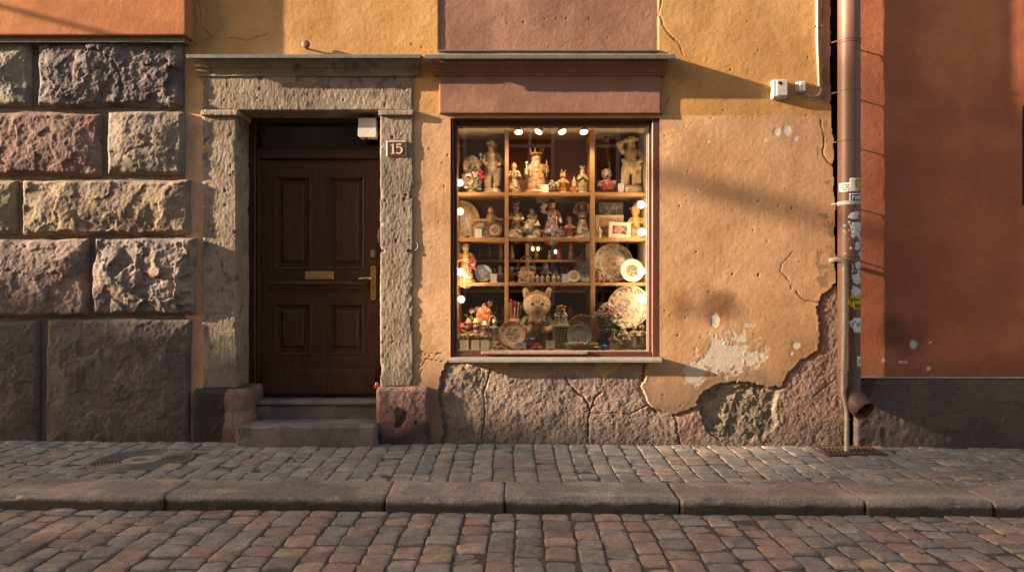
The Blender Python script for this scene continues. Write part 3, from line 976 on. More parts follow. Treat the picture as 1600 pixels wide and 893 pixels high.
m = MB(); m.tube([(PX(595.5, .25), .268, PZ(356, .25)), (PX(592.5, .25), .242, PZ(358, .25)), (PX(591.5, .25), .240, PZ(368, .25)), (PX(592, .25), .242, PZ(378, .25)), (PX(595.5, .25), .268, PZ(381, .25))], .006, 8)
m.build("latch_bar", M_STEEL, ob, True)

# ------------------------------------------------------------------ window hood and shop window
def mauve_col(Q):
    return tone([(.285, .145, .100), (.32, .17, .117), (.245, .127, .09)], 2.6, 90, soft=True)(Q)
yh = -.030
rough_block("hood_panel", PX(686, yh), PX(1033, yh), yh, .06, PZ(177, yh), PZ(100, yh), M_PLAST, ob, .011, .006, lambda Q, n, e: plaster_noise(Q, 93), mauve_col)
cornice(PX(675, -.10), PX(1043, -.10), 0, M_PLAST, mauve_col, ob,
        [(.05, zj(118, yh)), (yh - .012, zj(118, yh)), (yh - .014, zj(115, yh)), (yh - .03, zj(113, yh)), (yh - .033, zj(110, yh)), (yh - .055, zj(108, yh)), (yh - .060, zj(104, yh)), (yh - .085, zj(102, yh)), (yh - .095, zj(96, yh)), (yh - .097, zj(88, -.10)), (.05, zj(86, yh))], "hood_cornice", 95)
m = MB(); yf = -.165
flash(m, PX(664, yf), PX(1055, yf), yf, PZ(92, yf), .034, .045)
smooth_angle(m.build("hood_flashing", M_ZINC, ob), 30)
m = MB()
m.box(PX(684, 0), PX(1030, 0), -.012, .03, PZ(80, 0), PZ(78, 0)); m.build("flashing_upstand", M_ZINC, ob)

yw = .012
win = None
m = MB()
# outer frame with stepped inner frame
m.box(PX(700, yw), PX(709, yw), yw, .16, PZ(562, yw), PZ(178, yw), bev=.006)
m.box(PX(1019, yw), PX(1031, yw), yw, .16, PZ(562, yw), PZ(178, yw), bev=.006)
m.box(PX(709, yw), PX(1019, yw), yw + .002, .16, PZ(187, yw), PZ(178, yw), bev=.006)
m.box(PX(709, yw), PX(1019, yw), yw + .002, .16, PZ(560, yw), PZ(549, yw), bev=.006)
y2 = .060
m.box(PX(707, y2), PX(714, y2), y2, .16, PZ(549, y2), PZ(186, y2), bev=.005)
m.box(PX(1013, y2), PX(1021, y2), y2, .16, PZ(549, y2), PZ(186, y2), bev=.005)
m.box(PX(714, y2), PX(1013, y2), y2 + .002, .16, PZ(196, y2), PZ(185, y2), bev=.005)
win = m.build("shop_window", M_WFRAME, ob)
M_BEAD = mat("pale_glazing_bead", (.42, .34, .26), rough=.6, grain=.2, gscale=40, bump=.2)
m = MB()
m.box(PX(1010.5, .07), PX(1014, .07), .066, .085, PZ(548, .07), PZ(196, .07)); m.box(PX(713.5, .07), PX(1010.5, .07), .067, .085, PZ(549.5, .07), PZ(546.5, .07))
m.build("glazing_bead", M_BEAD, win)
m = MB(); m.box(PX(752, -.0), PX(918, -.0), -.006, .03, PZ(552.5, -.0), PZ(548, -.0), bev=.004); m.build("loose_batten", mat("worn_batten", (.36, .22, .15), rough=.7, grain=.3, gscale=30, bump=.3), win)
M_SILL = mat("sill_metal", (.38, .34, .28), rough=.5, metal=.35, grain=.2, gscale=20, bump=.15)
m = MB(); ys = -.07
m.prism_x([(ys, PZ(565.5, ys)), (ys - .006, PZ(565, ys)), (ys - .006, PZ(561.5, ys)), (ys, PZ(560.5, ys)), (.05, PZ(555, .05)), (.05, PZ(558.5, .05)), (ys + .004, PZ(563, ys))], PX(701, ys), PX(1034, ys))
m.build("window_sill", M_SILL, win)
gl = bpy.data.materials.new("window_glass"); gl.use_nodes = True
t = gl.node_tree; t.nodes.clear()
out = t.nodes.new("ShaderNodeOutputMaterial"); mx = t.nodes.new("ShaderNodeMixShader"); fr = t.nodes.new("ShaderNodeFresnel"); tr = t.nodes.new("ShaderNodeBsdfTransparent"); gs = t.nodes.new("ShaderNodeBsdfGlossy")
fr.inputs[0].default_value = 1.68; gs.inputs["Roughness"].default_value = 0.004; tr.inputs[0].default_value = (.95, .955, .94, 1)
t.links.new(fr.outputs[0], mx.inputs[0]); t.links.new(tr.outputs[0], mx.inputs[1]); t.links.new(gs.outputs[0], mx.inputs[2]); t.links.new(mx.outputs[0], out.inputs[0])
m = MB(); m.box(PX(712, .08), PX(1014, .08), .076, .082, PZ(549, .08), PZ(194, .08)); m.build("window_pane", gl, win)
# interior shell of the shop
M_ROOM = mat("brown_shop_wall", (.075, .038, .020), rough=.8, grain=.2, gscale=3, bump=0)
x0, x1, z0, z1 = -1.0, 2.4, PZ(700), PZ(120)
m = MB()
m.add([(x0, .17, z0), (x1, .17, z0), (x1, 3.6, z0), (x0, 3.6, z0), (x0, .17, z1), (x1, .17, z1), (x1, 3.6, z1), (x0, 3.6, z1)],
      [[0, 1, 2, 3], [4, 5, 6, 7], [3, 2, 6, 7], [0, 3, 7, 4], [1, 2, 6, 5]])
# front wall behind the plaster, round the opening
a, b2, c, d = PX(705), PX(1026), PZ(556), PZ(187)
m.box(x0, a, .165, .20, z0, z1); m.box(b2, x1, .165, .20, z0, z1); m.box(a, b2, .165, .20, z0, c - .01); m.box(a, b2, .165, .20, d, z1)
m.build("shop_room", M_ROOM, ob)
m = MB(); m.box(PX(303), PX(1290), .02, 3.8, 4.5, 10.0, (.5, .27, .09)); m.box(PX(303), PX(1290), 3.7, 3.8, -.1, 4.5, (.4, .25, .1)); m.build("upper_storey", M_PLAST, ob)
m = MB(); m.box(PX(370), PX(610), .425, .45, -.1, PZ(165)); m.build("door_backing", M_MORT, ob)

# ------------------------------------------------------------------ right: red building
rb = thing("red_building", "brick red plastered house on a dark granite base, beyond the drainpipe", "building", (4.4, 0, 0))
def red_col(Q):
    C = tone([(.42, .140, .068), (.47, .165, .080), (.365, .118, .058)], 1.5, 800, soft=True)(Q)
    px = 800 + Q[:, 0] * 185; py = 446 - (Q[:, 2] - 1.335) * 185
    vs = sstep(.05, .6, fbm(Q * [1, 1, .14], 5, 4, 806))
    C = mix(C, C * np.array([.72, .70, .68]), .35 * vs)
    so = np.hypot((px - 1402) / 46, (py - 522) / 38) + .75 * fbm(Q, 5, 5, 801)
    C = mix(C, np.array([.10, .05, .033]), .65 * sstep(1.2, .1, so))
    gr_ = sstep(540, 592, py + 12 * fbm(Q, 5, 4, 802))
    C = mix(C, np.array([.16, .075, .045]), .5 * gr_)
    for cx, cy, rx, ry in ((1429, 538, 6, 8), (1410, 565, 5, 3), (1455, 534, 2, 2), (1452, 575, 3, 4), (1417, 565, 2, 4), (1382, 562, 3, 3)):
        s = np.hypot((px - cx) / rx, (py - cy) / ry) + .5 * fbm(Q, 22, 3, 803)
        C = mix(C, np.array([.55, .50, .44]), sstep(1, .8, s))
    return C
plain_wall("wall", PX(1309, .012), 7.5, PZ(592, .012), 4.5, .012, M_PLAST, rb, red_col, .011, 820)
m = MB(); m.box(PX(1309), 12, .03, 4, 4.5, 10, (.38, .125, .055)); m.build("upper_storey", M_PLAST, rb)
rbc = tone([(.11, .076, .065), (.085, .062, .055), (.135, .092, .076)], 3, 830)
rough_block("stone_base", PX(1339, -.035), 7.5, -.035, .05, -.13, PZ(591, -.035), M_GRAN, rb, .011, .012,
            lambda Q, n, e: .007 * fbm(Q, 6, 3, 831) + .006 * fbm(Q, 24, 4, 832, .6) + .003 * fbm(Q, 70, 2, 833), rbc, wob=.002)
m = MB(); m.box(PX(1338, -.03), 7.5, -.041, .03, PZ(590.5, -.03), PZ(588.5, -.03), bev=.004); m.build("base_capping", mat("pale_mortar_line", (.36, .29, .22), rough=.9, grain=.3, gscale=30), rb)
m = MB(); m.box(PX(1598.5), 6.2, .0005, .02, PZ(320), PZ(165)); m.build("black_strip", M_BLACK, rb)  # thin black box at the far end of the red wall
m = MB(); m.box(PX(1285), PX(1345), .10, .16, -.1, 4.6); m.build("joint_shade", M_BLACK, rb)  # black sheet stands for the deep shade in the open joint

# ------------------------------------------------------------------ drainpipe with stickers
PR = .0865
yp = -.133
M_PIPE = mat("brown_painted_pipe", (.165, .078, .050), rough=.5, metal=.1, grain=.14, gscale=12, bump=.12, bdist=.002, bscale=14, spec=.5, stretch=(1, 1, .3))
xp = PX(1326.5, yp)
dp = thing("drainpipe", "brown metal drainpipe plastered with torn stickers, running down between ochre and red walls", "drainpipe", (xp, yp, PZ(652, yp)))
zs = PZ(606, yp)
m = MB()
m.tube([(xp, yp, z) for z in np.linspace(zs, 4.6, 24)], PR, 32)
smooth_angle(m.build("pipe", M_PIPE, dp), 50)
m = MB(); m.tube([(xp, yp, zs + .16), (xp, yp, zs + .02), (xp + .004, yp - .010, zs - .04), (xp + .020, yp - .045, zs - .085), (xp + .045, yp - .105, zs - .135), (xp + .062, yp - .145, zs - .162)],
           [PR + .004, PR + .004, PR + .003, PR + .002, PR + .002, PR + .002], 28, cap=False)
sp = smooth_angle(m.build("spout", mat("rusted_spout", (.125, .066, .046), rough=.5, grain=.3, gscale=18, bump=.2), dp), 60)
mod = sp.modifiers.new("wall", 'SOLIDIFY'); mod.thickness = .006
m = MB(); m.tube([(xp, yp, zs + .01), (xp + .004, yp - .010, zs - .045), (xp + .025, yp - .055, zs - .10)], [PR - .01, PR - .008, PR - .008], 24); m.build("pipe_inside", M_BLACK, sp, True)
def ring(name, z, h, r, m_, lug=True, parent=dp):
    m = MB()
    m.lathe([(r, -h / 2), (r + .004, -h / 2 + .003), (r + .004, h / 2 - .003), (r, h / 2)], 32, center=(xp, yp, z))
    if lug: m.tube([(xp - r, yp, z), (xp - r - .03, yp + .06, z + .002)], .005, 6); m.tube([(xp + .02, yp, z), (xp + .05, yp + .15, z)], .006, 6)
    return smooth_angle(m.build(name, m_, parent), 40)
ring("pipe_clamp", PZ(63, yp), .022, PR, M_PIPE); ring("pipe_clamp", PZ(68, yp), .012, PR, M_PIPE, False)
ring("pipe_clamp", PZ(143, yp), .008, PR - .001, M_PIPE); ring("pipe_clamp", PZ(221, yp), .008, PR - .001, M_PIPE)
ring("pipe_clamp", PZ(317.5, yp), .034, PR, mat("pale_tape", (.50, .46, .40), rough=.6), True)["label"] = "pale taped clamp ring"
ring("pipe_clamp", PZ(401, yp), .008, PR - .001, M_PIPE)
ring("pipe_seam", PZ(581, yp), .012, PR + .002, M_PIPE, False)

def bend(px, py, off):
    """picture-measured place on the pipe's front -> point on its surface"""
    u = max(-.995, min(.995, (PX(px, yp - .05) - xp) / PR))
    a = math.asin(u)
    r = PR + off
    return (xp + r * math.sin(a), yp - r * math.cos(a), PZ(py, yp - .07))
def sticker(poly, m_, off=.0015, label=None, n=7):
    """poly in measured px on the pipe front; strips along x so that it wraps the pipe"""
    xs = [p[0] for p in poly]; ys_ = [p[1] for p in poly]
    P = np.array(poly, float)
    nx, ny = 14, 12
    gx = np.linspace(min(xs), max(xs), nx); gy = np.linspace(min(ys_), max(ys_), ny)
    V = []; F = []; idx = {}
    for j in range(ny - 1):
        for i in range(nx - 1):
            c = np.array([[(gx[i] + gx[i + 1]) / 2, (gy[j] + gy[j + 1]) / 2]])
            if inside(c, P)[0]:
                f = []
                for (a, b_) in ((i, j), (i + 1, j), (i + 1, j + 1), (i, j + 1)):
                    if (a, b_) not in idx:
                        idx[(a, b_)] = len(V); V.append(bend(gx[a], gy[b_], off))
                    f.append(idx[(a, b_)])
                F.append(f)
    o = mesh_np("sticker", np.array(V), F, m_, dp)
    so = o.modifiers.new("paper", 'SOLIDIFY'); so.thickness = .0008; so.offset = 0
    if label: o["label"] = label
    return o
def strokes(parent, lines, wd, m_, off=.0028, name="lettering"):
    m = MB()
    for ln in lines:
        pts = np.array(ln, float)
        # resample
        out = []
        for a, b_ in zip(pts[:-1], pts[1:]):
            k = max(2, int(np.hypot(*(b_ - a)) / 1.0))
            for t_ in np.linspace(0, 1, k, endpoint=False): out.append(a + (b_ - a) * t_)
        out.append(pts[-1])
        out = np.array(out)
        tg = np.gradient(out, axis=0); tg /= np.maximum(np.hypot(tg[:, 0], tg[:, 1]), 1e-6)[:, None]
        nr = np.stack([-tg[:, 1], tg[:, 0]], 1) * wd / 2
        V = []; F = []
        for p, q in zip(out - nr, out + nr):
            V += [bend(p[0], p[1], off), bend(q[0], q[1], off)]
        for i in range(len(out) - 1): F.append([2 * i, 2 * i + 1, 2 * i + 3, 2 * i + 2])
        m.add(V, F)
    return m.build(name, m_, parent)
S_WH = mat("white_sticker", (.80, .78, .74), rough=.6, grain=.2, gscale=45, bump=.3, bdist=.002)
S_GR = mat("torn_grey_paper", (.66, .65, .62), rough=.7, grain=.3, gscale=45, bump=.6, bdist=.004, bscale=50)
S_YE = mat("yellow_sticker", (.72, .50, .03), rough=.5, grain=.12, gscale=45, bump=.2)
S_BL = mat("blue_sticker", (.025, .06, .22), rough=.45, grain=.1, gscale=45, bump=.1)
S_INK = mat("black_ink", (.02, .02, .02), rough=.7, grain=0, bump=0)
o = sticker([(1314.5, 285), (1326, 284.5), (1326, 299), (1315, 299)], S_WH, .0015, "small white sticker with lines of black writing")
strokes(o, [[(1316, 289), (1318.5, 288)], [(1319.5, 289), (1321, 288), (1322, 289.5)], [(1323, 288), (1325, 289)], [(1316, 292.5), (1319, 292)], [(1320, 292.5), (1324.5, 292)], [(1317, 296), (1321, 296)], [(1323, 298), (1326, 293)]], 1.0, S_INK)
o = sticker([(1325, 278), (1341, 278), (1341, 296), (1336, 297), (1335, 299), (1325.5, 299)], S_WH, .0022, "white sticker with a yellow lozenge")
d_ = sticker([(1336, 279), (1341.5, 284), (1341.8, 291), (1336, 295), (1331.5, 291), (1331, 286)], S_YE, .0034)
d_.name = "yellow_emblem"; d_.parent = o
strokes(o, [[(1331, 286), (1336, 279), (1341, 284)], [(1333, 288), (1340, 287)], [(1334, 291), (1339, 291)], [(1336, 280), (1334, 287)]], .9, S_INK, .0045)
o = sticker([(1324.5, 302), (1344, 302), (1344, 315), (1325, 315)], S_WH, .0015, "blue sticker with white letters and white border")
d_ = sticker([(1326, 303.2), (1344, 303.2), (1344, 313.8), (1326, 313.8)], S_BL, .0026); d_.name = "blue_field"; d_.parent = o
strokes(o, [[(1328.5, 312), (1328.5, 306), (1331, 305.5), (1331, 308)], [(1333, 311.5), (1333.5, 306), (1336, 311), (1336.5, 305.5)], [(1338, 311), (1338.5, 305.5), (1340.2, 311), (1340.6, 305.5)], [(1341.8, 311), (1342, 306.5), (1343, 306)]], 1.3, S_WH, .0038)
rs = random.Random(3)
for pts, lb in (([(1323, 338), (1327, 332), (1335, 330), (1342, 331), (1339, 335), (1336, 337), (1339, 341), (1330, 342), (1324, 341)], "crumpled torn paper scrap"),
                ([(1328, 348), (1346, 347), (1346, 357), (1341, 362), (1343, 370), (1346, 378), (1341, 376), (1336, 370), (1331, 370), (1329, 358)], "large torn folded grey paper"),
                ([(1334, 378), (1342, 377), (1342, 389), (1333, 390)], "small square grey paper scrap"), ([(1341, 392), (1344, 391), (1343.5, 404), (1341.5, 406)], None),
                ([(1332, 411), (1339, 408), (1344, 409), (1343, 419), (1334, 420)], None), ([(1336, 421), (1343, 421), (1342, 428), (1337, 427)], None),
                ([(1328, 428), (1342, 426.5), (1343, 442), (1336, 444), (1329, 441)], "whitish worn sticker above the yellow one"), ([(1328, 446), (1334, 447), (1344, 453), (1344, 461), (1327, 461)], "blank white sticker with a slanting torn top"),
                ([(1325, 350), (1327.5, 352), (1331, 372), (1329, 372)], None)):
    sticker(pts, S_GR, rs.uniform(.0015, .003), lb)
for _ in range(26):
    cx, cy = rs.choice([(rs.uniform(1316, 1330), rs.uniform(345, 395)), (rs.uniform(1338, 1344), rs.uniform(380, 430)), (rs.uniform(1328, 1342), rs.uniform(404, 428))])
    s = rs.uniform(.6, 1.8)
    sticker([(cx - s, cy - s), (cx + s, cy - s * .8), (cx + s * .7, cy + s), (cx - s * .8, cy + s * 1.2)], S_GR, .0015).name = "paper_flake"
circ = [(1335 + 11.5 * math.cos(a), 470 + 12.5 * math.sin(a)) for a in np.linspace(0, 2 * math.pi, 24, endpoint=False)]
o = sticker([(min(1344, p[0]), min(482, p[1])) for p in circ], S_YE, .002, "round yellow sticker with black handwriting")
strokes(o, [[(1331.5, 463.5), (1332, 470), (1334, 470)], [(1330, 466.5), (1334.5, 465.5)], [(1335, 468), (1337.5, 467.5), (1337, 465.5), (1335.5, 466), (1335, 469), (1337.5, 470)], [(1342, 465), (1340.2, 465), (1340.4, 467.2), (1342.2, 468), (1341.6, 470), (1340, 470)],
            [(1333, 473.5), (1333, 480)], [(1335, 480), (1335, 474.5), (1337, 474), (1337, 480)], [(1337, 474.5), (1339, 474.2), (1339, 480)], [(1340.6, 477), (1342.4, 476.5), (1341.6, 474.2), (1340.6, 477), (1341.5, 480), (1343, 479.5)], [(1324.5, 468), (1329, 466), (1327, 473)]], 1.15, S_INK, .0035)
o = sticker([(1323.5, 504), (1330, 496), (1344, 496.5), (1344, 518), (1332, 519), (1328, 511)], S_WH, .0018, "white arrow-shaped sticker with black scribble")
strokes(o, [[(1328, 506), (1331, 503), (1329, 508)], [(1331, 501), (1334, 502)], [(1336, 503), (1336.5, 509)], [(1339, 503), (1338, 509), (1340, 508)], [(1341, 502), (1342, 509)], [(1341, 505), (1343, 505)]], 1.1, S_INK, .0032)
o = sticker([(1336, 556), (1344, 556), (1344, 571), (1336.5, 571)], S_WH, .0018, "small white sticker low on the pipe with a black mark")
strokes(o, [[(1341, 560), (1338.5, 563.5), (1341, 567)], [(1342, 561), (1343, 565), (1341, 566)]], 1.2, S_INK, .0032)

# thin conduit beside the pipe
M_COND = mat("weathered_conduit", (.36, .30, .23), rough=.55, metal=.2, grain=.25, gscale=30, bump=.25, bdist=.002)
yc = -.235
x1_ = PX(1320, yc)
cd = thing("conduit", "thin grey beige conduit bending out of the wall and down in front of the drainpipe", "conduit", (PX(1326, -.12), -.12, GZ(2.8)))
m = MB(); m.tube([(PX(1301, -.02), .03, PZ(406, -.02)), (PX(1303, -.1), -.12, PZ(405, -.1)), (PX(1306, -.2), yc + .02, PZ(404.5, -.2)), (x1_ - .025, yc, PZ(405, yc)), (x1_ - .006, yc, PZ(408, yc)), (x1_, yc, PZ(414, yc)), (x1_, yc, PZ(500, yc)), (x1_ - .012, yc, PZ(598, yc)),
             (x1_ - .008, yc + .01, PZ(612, yc)), (x1_ + .030, yc + .03, PZ(640, yc)), (PX(1327, yc), yc + .04, PZ(652, yc)), (PX(1326.5, yc), yc + .04, GZ(2.8) - .06)], .019, 14)
smooth_angle(m.build("conduit_pipe", M_COND, cd), 50)
for zc_ in (PZ(582, yc), PZ(655, yc), PZ(420, yc)):
    m = MB(); m.lathe([(.019, -.012), (.0235, -.010), (.0235, .010), (.019, .012)], 14, center=(PX(1327, yc) if zc_ < 0.4 and zc_ < PZ(640) else x1_ - (.010 if zc_ < .7 else 0), yc + (.04 if zc_ < PZ(640) else 0), zc_))
    m.build("coupling", M_COND, cd)

# ------------------------------------------------------------------ electrical boxes and cable
jb = thing("meter_box", "pale square grey plastic box with a small dark notch on the ochre wall", "junction box", (PX(1218, 0), 0, PZ(152, 0)))
yb_ = -.062
m = MB(); m.box(PX(1207, yb_), PX(1231, yb_), yb_, .004, PZ(152.5, yb_), PZ(123.5, yb_), bev=.012); m.build("box_body", M_WHITE, jb)
m = MB(); m.box(PX(1213, yb_), PX(1231, yb_) - .004, yb_ - .007, yb_ + .002, PZ(149, yb_), PZ(124.5, yb_), bev=.005); m.build("box_cover", M_WHITE, jb)
m = MB(); m.prism_y([(PX(1215, yb_), PZ(129, yb_)), (PX(1219, yb_), PZ(133, yb_)), (PX(1222, yb_), PZ(129.5, yb_)), (PX(1218, yb_), PZ(127, yb_))], yb_ - .009, yb_); m.build("notch", M_BLACK, jb)
sb2 = thing("cable_socket", "small rounded grey socket on the ochre wall with a cable curling from it", "junction box", (PX(1252, 0), 0, PZ(145, 0)))
m = MB(); m.box(PX(1244, -.03), PX(1261, -.03), -.030, .004, PZ(145, -.03), PZ(125.5, -.03), bev=.018); m.build("box_body", M_GREYP, sb2)
m = MB(); m.box(PX(1249, -.04), PX(1259, -.04), -.046, -.026, PZ(143, -.04), PZ(126, -.04), bev=.010); m.build("box_cover", M_WHITE, sb2)
cb = thing("wall_cable", "white cable tube coming straight down the ochre wall and curling to the socket", "cable", (PX(1280, 0), 0, PZ(138, 0)))
m = MB(); m.tube([(PX(1276, -.015), -.014, 4.5), (PX(1277, -.015), -.014, PZ(60)), (PX(1280.5, -.015), -.014, PZ(137))], .0115, 10); m.build("cable_tube", M_WHITE, cb, True)
m = MB(); m.tube([(PX(1280.5), -.014, PZ(137)), (PX(1281), -.016, PZ(143)), (PX(1278), -.02, PZ(148.5)), (PX(1272), -.02, PZ(152)), (PX(1265), -.02, PZ(152)), (PX(1259), -.02, PZ(148)), (PX(1256), -.02, PZ(145))], .008, 8); m.build("cable_loop", M_GREYP, cb, True)
m = MB(); m.box(PX(1271), PX(1284), -.020, .004, PZ(42.5), PZ(40)); m.build("cable_clip", M_STEEL, cb)

# ------------------------------------------------------------------ fixtures round the door
ab = thing("alarm_box", "white square box hanging under the stone lintel above the door", "alarm box", (PX(573, .03), .03, PZ(214, .03)))
ya = .07
m = MB(); m.prism_y([(PX(560, ya), PZ(184, ya)), (PX(586.5, ya), PZ(183.5, ya)), (PX(587.5, ya), PZ(210, ya)), (PX(586, ya), PZ(213.5, ya)), (PX(561, ya), PZ(213.5, ya)), (PX(558.8, ya), PZ(211, ya))], ya, ya + .10); m.build("box_body", M_WHITE, ab)
m = MB(); m.box(PX(572, ya), PX(584, ya), ya + .02, ya + .06, PZ(184, ya), PZ(180, ya)); m.build("mounting_bracket", M_BLACK, ab)
m = MB(); m.box(PX(569, ya), PX(573, ya), ya + .02, ya + .03, PZ(217, ya), PZ(213, ya)); m.build("sensor_stub", M_BLACK, ab)
ns = thing("number_sign", "small brown house number plate reading 15 on the stone jamb", "house number", (PX(619.5, -.02), -.02, PZ(244, -.02)))
M_SIGN = mat("brown_enamel", (.105, .045, .028), rough=.4, grain=.1, bump=.05)
M_CREAM = mat("cream_enamel", (.68, .58, .40), rough=.45, grain=.08, bump=.05)
yn = -.022
m = MB(); m.box(PX(603.5, yn), PX(634.5, yn), yn, yn + .012, PZ(244, yn), PZ(219.5, yn), bev=.006); m.build("plate", M_CREAM, ns)
m = MB(); m.box(PX(604.6, yn), PX(633.4, yn), yn - .003, yn + .002, PZ(242.8, yn), PZ(220.7, yn), bev=.002); m.build("plate_field", M_SIGN, ns)
def ribbon(m, pts, wds, y0, y1):
    pts = np.array(pts, float); wds = np.broadcast_to(np.asarray(wds, float), (len(pts),))
    tg = np.gradient(pts, axis=0); tg /= np.maximum(np.hypot(tg[:, 0], tg[:, 1]), 1e-6)[:, None]
    nr = np.stack([-tg[:, 1], tg[:, 0]], 1) * (wds / 2)[:, None]
    L = pts - nr; R = pts + nr
    for i in range(len(pts) - 1):
        q = [L[i], L[i + 1], R[i + 1], R[i]]
        m.prism_y([(PX(a, yn), PZ(b_, yn)) for a, b_ in q], y0, y1)
m = MB()
ya_, yb2 = yn - .005, yn - .0028
ribbon(m, [(614.2, 224), (614.2, 239)], 2.8, ya_, yb2); ribbon(m, [(611, 239.3), (617.5, 239.3)], 1.3, ya_, yb2); ribbon(m, [(610.3, 226.8), (612.5, 225.9), (614.8, 223.8)], [1.0, 1.5, 1.0], ya_, yb2)
ribbon(m, [(620.2, 225.0), (627.5, 225.0)], 2.0, ya_ - .0002, yb2); ribbon(m, [(620.6, 224.5), (620.2, 231)], 1.3, ya_ - .0004, yb2)
arc = [(620.2, 230.8), (622, 229.5), (624.3, 229.2), (626.6, 230.3), (628, 232.8), (627.8, 235.8), (626, 238.4), (623, 239.4), (620.5, 238.8), (619.4, 237.3)]
ribbon(m, arc, [1.0, 1.4, 1.8, 2.4, 3.0, 3.0, 2.3, 1.6, 1.8, 2.4], ya_ - .0006, yb2)
m.build("numerals", M_CREAM, ns)
hk = thing("wall_hook", "small dark ring hook fixed to the ochre wall above the door cornice", "hook", (PX(478, -.03), -.03, PZ(75, -.03)))
m = MB(); m.lathe([(.012, -.012), (.030, -.012), (.034, 0), (.030, .012), (.012, .012)], 18, center=(PX(478, -.05), -.05, PZ(69, -.05)), axis='y'); m.build("ring", M_PIPE, hk, True)
m = MB(); m.tube([(PX(478), -.05, PZ(72)), (PX(479), -.03, PZ(75)), (PX(479), .01, PZ(76))], .009, 8); m.build("shank", M_PIPE, hk, True)
rc = thing("padlock", "tiny red padlock hanging low at the dark door's edge", "padlock", (PX(590, .1), .13, PZ(607, .13)))
m = MB(); m.box(PX(585, .05), PX(592, .05), .035, .06, PZ(606, .05), PZ(600, .05), bev=.008); m.build("lock_body", mat("red_plastic", (.45, .02, .025), rough=.4, grain=.1, bump=.1), rc)
m = MB(); m.tube([(PX(587, .05), .048, PZ(600, .05)), (PX(587.5, .05), .048, PZ(597, .05)), (PX(590, .05), .048, PZ(597, .05)), (PX(590.5, .05), .048, PZ(600, .05))], .004, 6); m.build("shackle", M_STEEL, rc)
er = thing("cable_ring", "small pale curled wire sticking out beside a hole in the right door jamb", "wire", (PX(648, -.03), -.03, PZ(392, -.03)))
m = MB(); m.tube([(PX(640, yj), yj - .004, PZ(394, yj)), (PX(647, 0), -.008, PZ(392, 0)), (PX(652, 0), -.006, PZ(388, 0)), (PX(653.5, 0), -.005, PZ(382, 0)), (PX(650, 0), -.005, PZ(377, 0)), (PX(647.5, 0), -.005, PZ(374, 0))], .0042, 8); m.build("wire_loop", M_GREYP, er, True)
m = MB(); m.lathe([(.001, -.002), (.016, -.002), (.016, .004), (.001, .004)], 12, center=(PX(638, yj), yj - .006, PZ(391, yj)), axis='y'); m.build("hole", M_BLACK, er)

# ------------------------------------------------------------------ in the pavement
M_IRON = mat("cast_iron", (.185, .160, .135), rough=.6, metal=.1, grain=.3, gscale=30, bump=.3, bdist=.003)
mc = thing("manhole_cover", "round cast iron manhole cover with concentric ribs set in the cobbled pavement", "manhole cover", (MANHOLE[0], MANHOLE[1], GZ(MANHOLE[0])))
zc0 = GZ(MANHOLE[0]) - .001
m = MB(); prof = [(.0, -.03)]
pr = [(.365, -.06), (.365, .006), (.335, .008), (.333, .000)]
r = .330
while r > .15:
    pr += [(r, -.003), (r - .003, .009), (r - .012, .009), (r - .015, -.003)]; r -= .0225
pr += [(.14, .0), (.001, .0)]
m.lathe(pr, 64, center=(MANHOLE[0], MANHOLE[1], zc0)); m.build("cover", M_IRON, mc)
m = MB(); m.lathe([(.135, -.01), (.135, .006), (.128, .008), (.065, .008), (.060, .002), (.055, -.004), (.001, -.004)], 40, center=(MANHOLE[0], MANHOLE[1], zc0)); m.build("hub", mat("worn_concrete", (.30, .26, .20), rough=.8, grain=.3, gscale=50, bump=.3), mc)
gt = thing("drain_grate", "rusty rectangular iron drain grate with wavy slots at the foot of the drainpipe", "drain grate", (GRATE[0], GRATE[1], GZ(GRATE[0])))
zg = GZ(GRATE[0]) + .012
gx0, gx1, gy0, gy1 = GRATE[0] - GRATE[2], GRATE[0] + GRATE[2], GRATE[1] - GRATE[3], GRATE[1] + GRATE[3] - .01
m = MB()
for a_, b_, c_, d_ in ((gx0, gx1, gy0, gy0 + .03), (gx0, gx1, gy1 - .03, gy1), (gx0, gx0 + .03, gy0 + .03, gy1 - .03), (gx1 - .03, gx1, gy0 + .03, gy1 - .03)):
    m.box(a_, b_, c_, d_, zg - .03, zg + .002, bev=.004)
M_RUST = mat("rusty_iron", (.105, .060, .040), rough=.7, metal=.3, grain=.4, gscale=30, bump=.4, bdist=.003)
m.build("grate_frame", M_RUST, gt)
m = MB()
for k in range(12):
    xk = gx0 + .045 + k * .0345
    pts = [(xk + .012 * math.sin(j * 1.5 + (0)), gy0 + .028 + (gy1 - gy0 - .056) * j / 12, zg - .006) for j in range(13)]
    m.tube(pts, .0085, 6)
m.build("grate_bars", M_RUST, gt, True)
m = MB(); m.box(gx0 + .01, gx1 - .01, gy0 + .01, gy1 - .01, zg - .06, zg - .055); m.build("grate_pit", M_BLACK, gt)
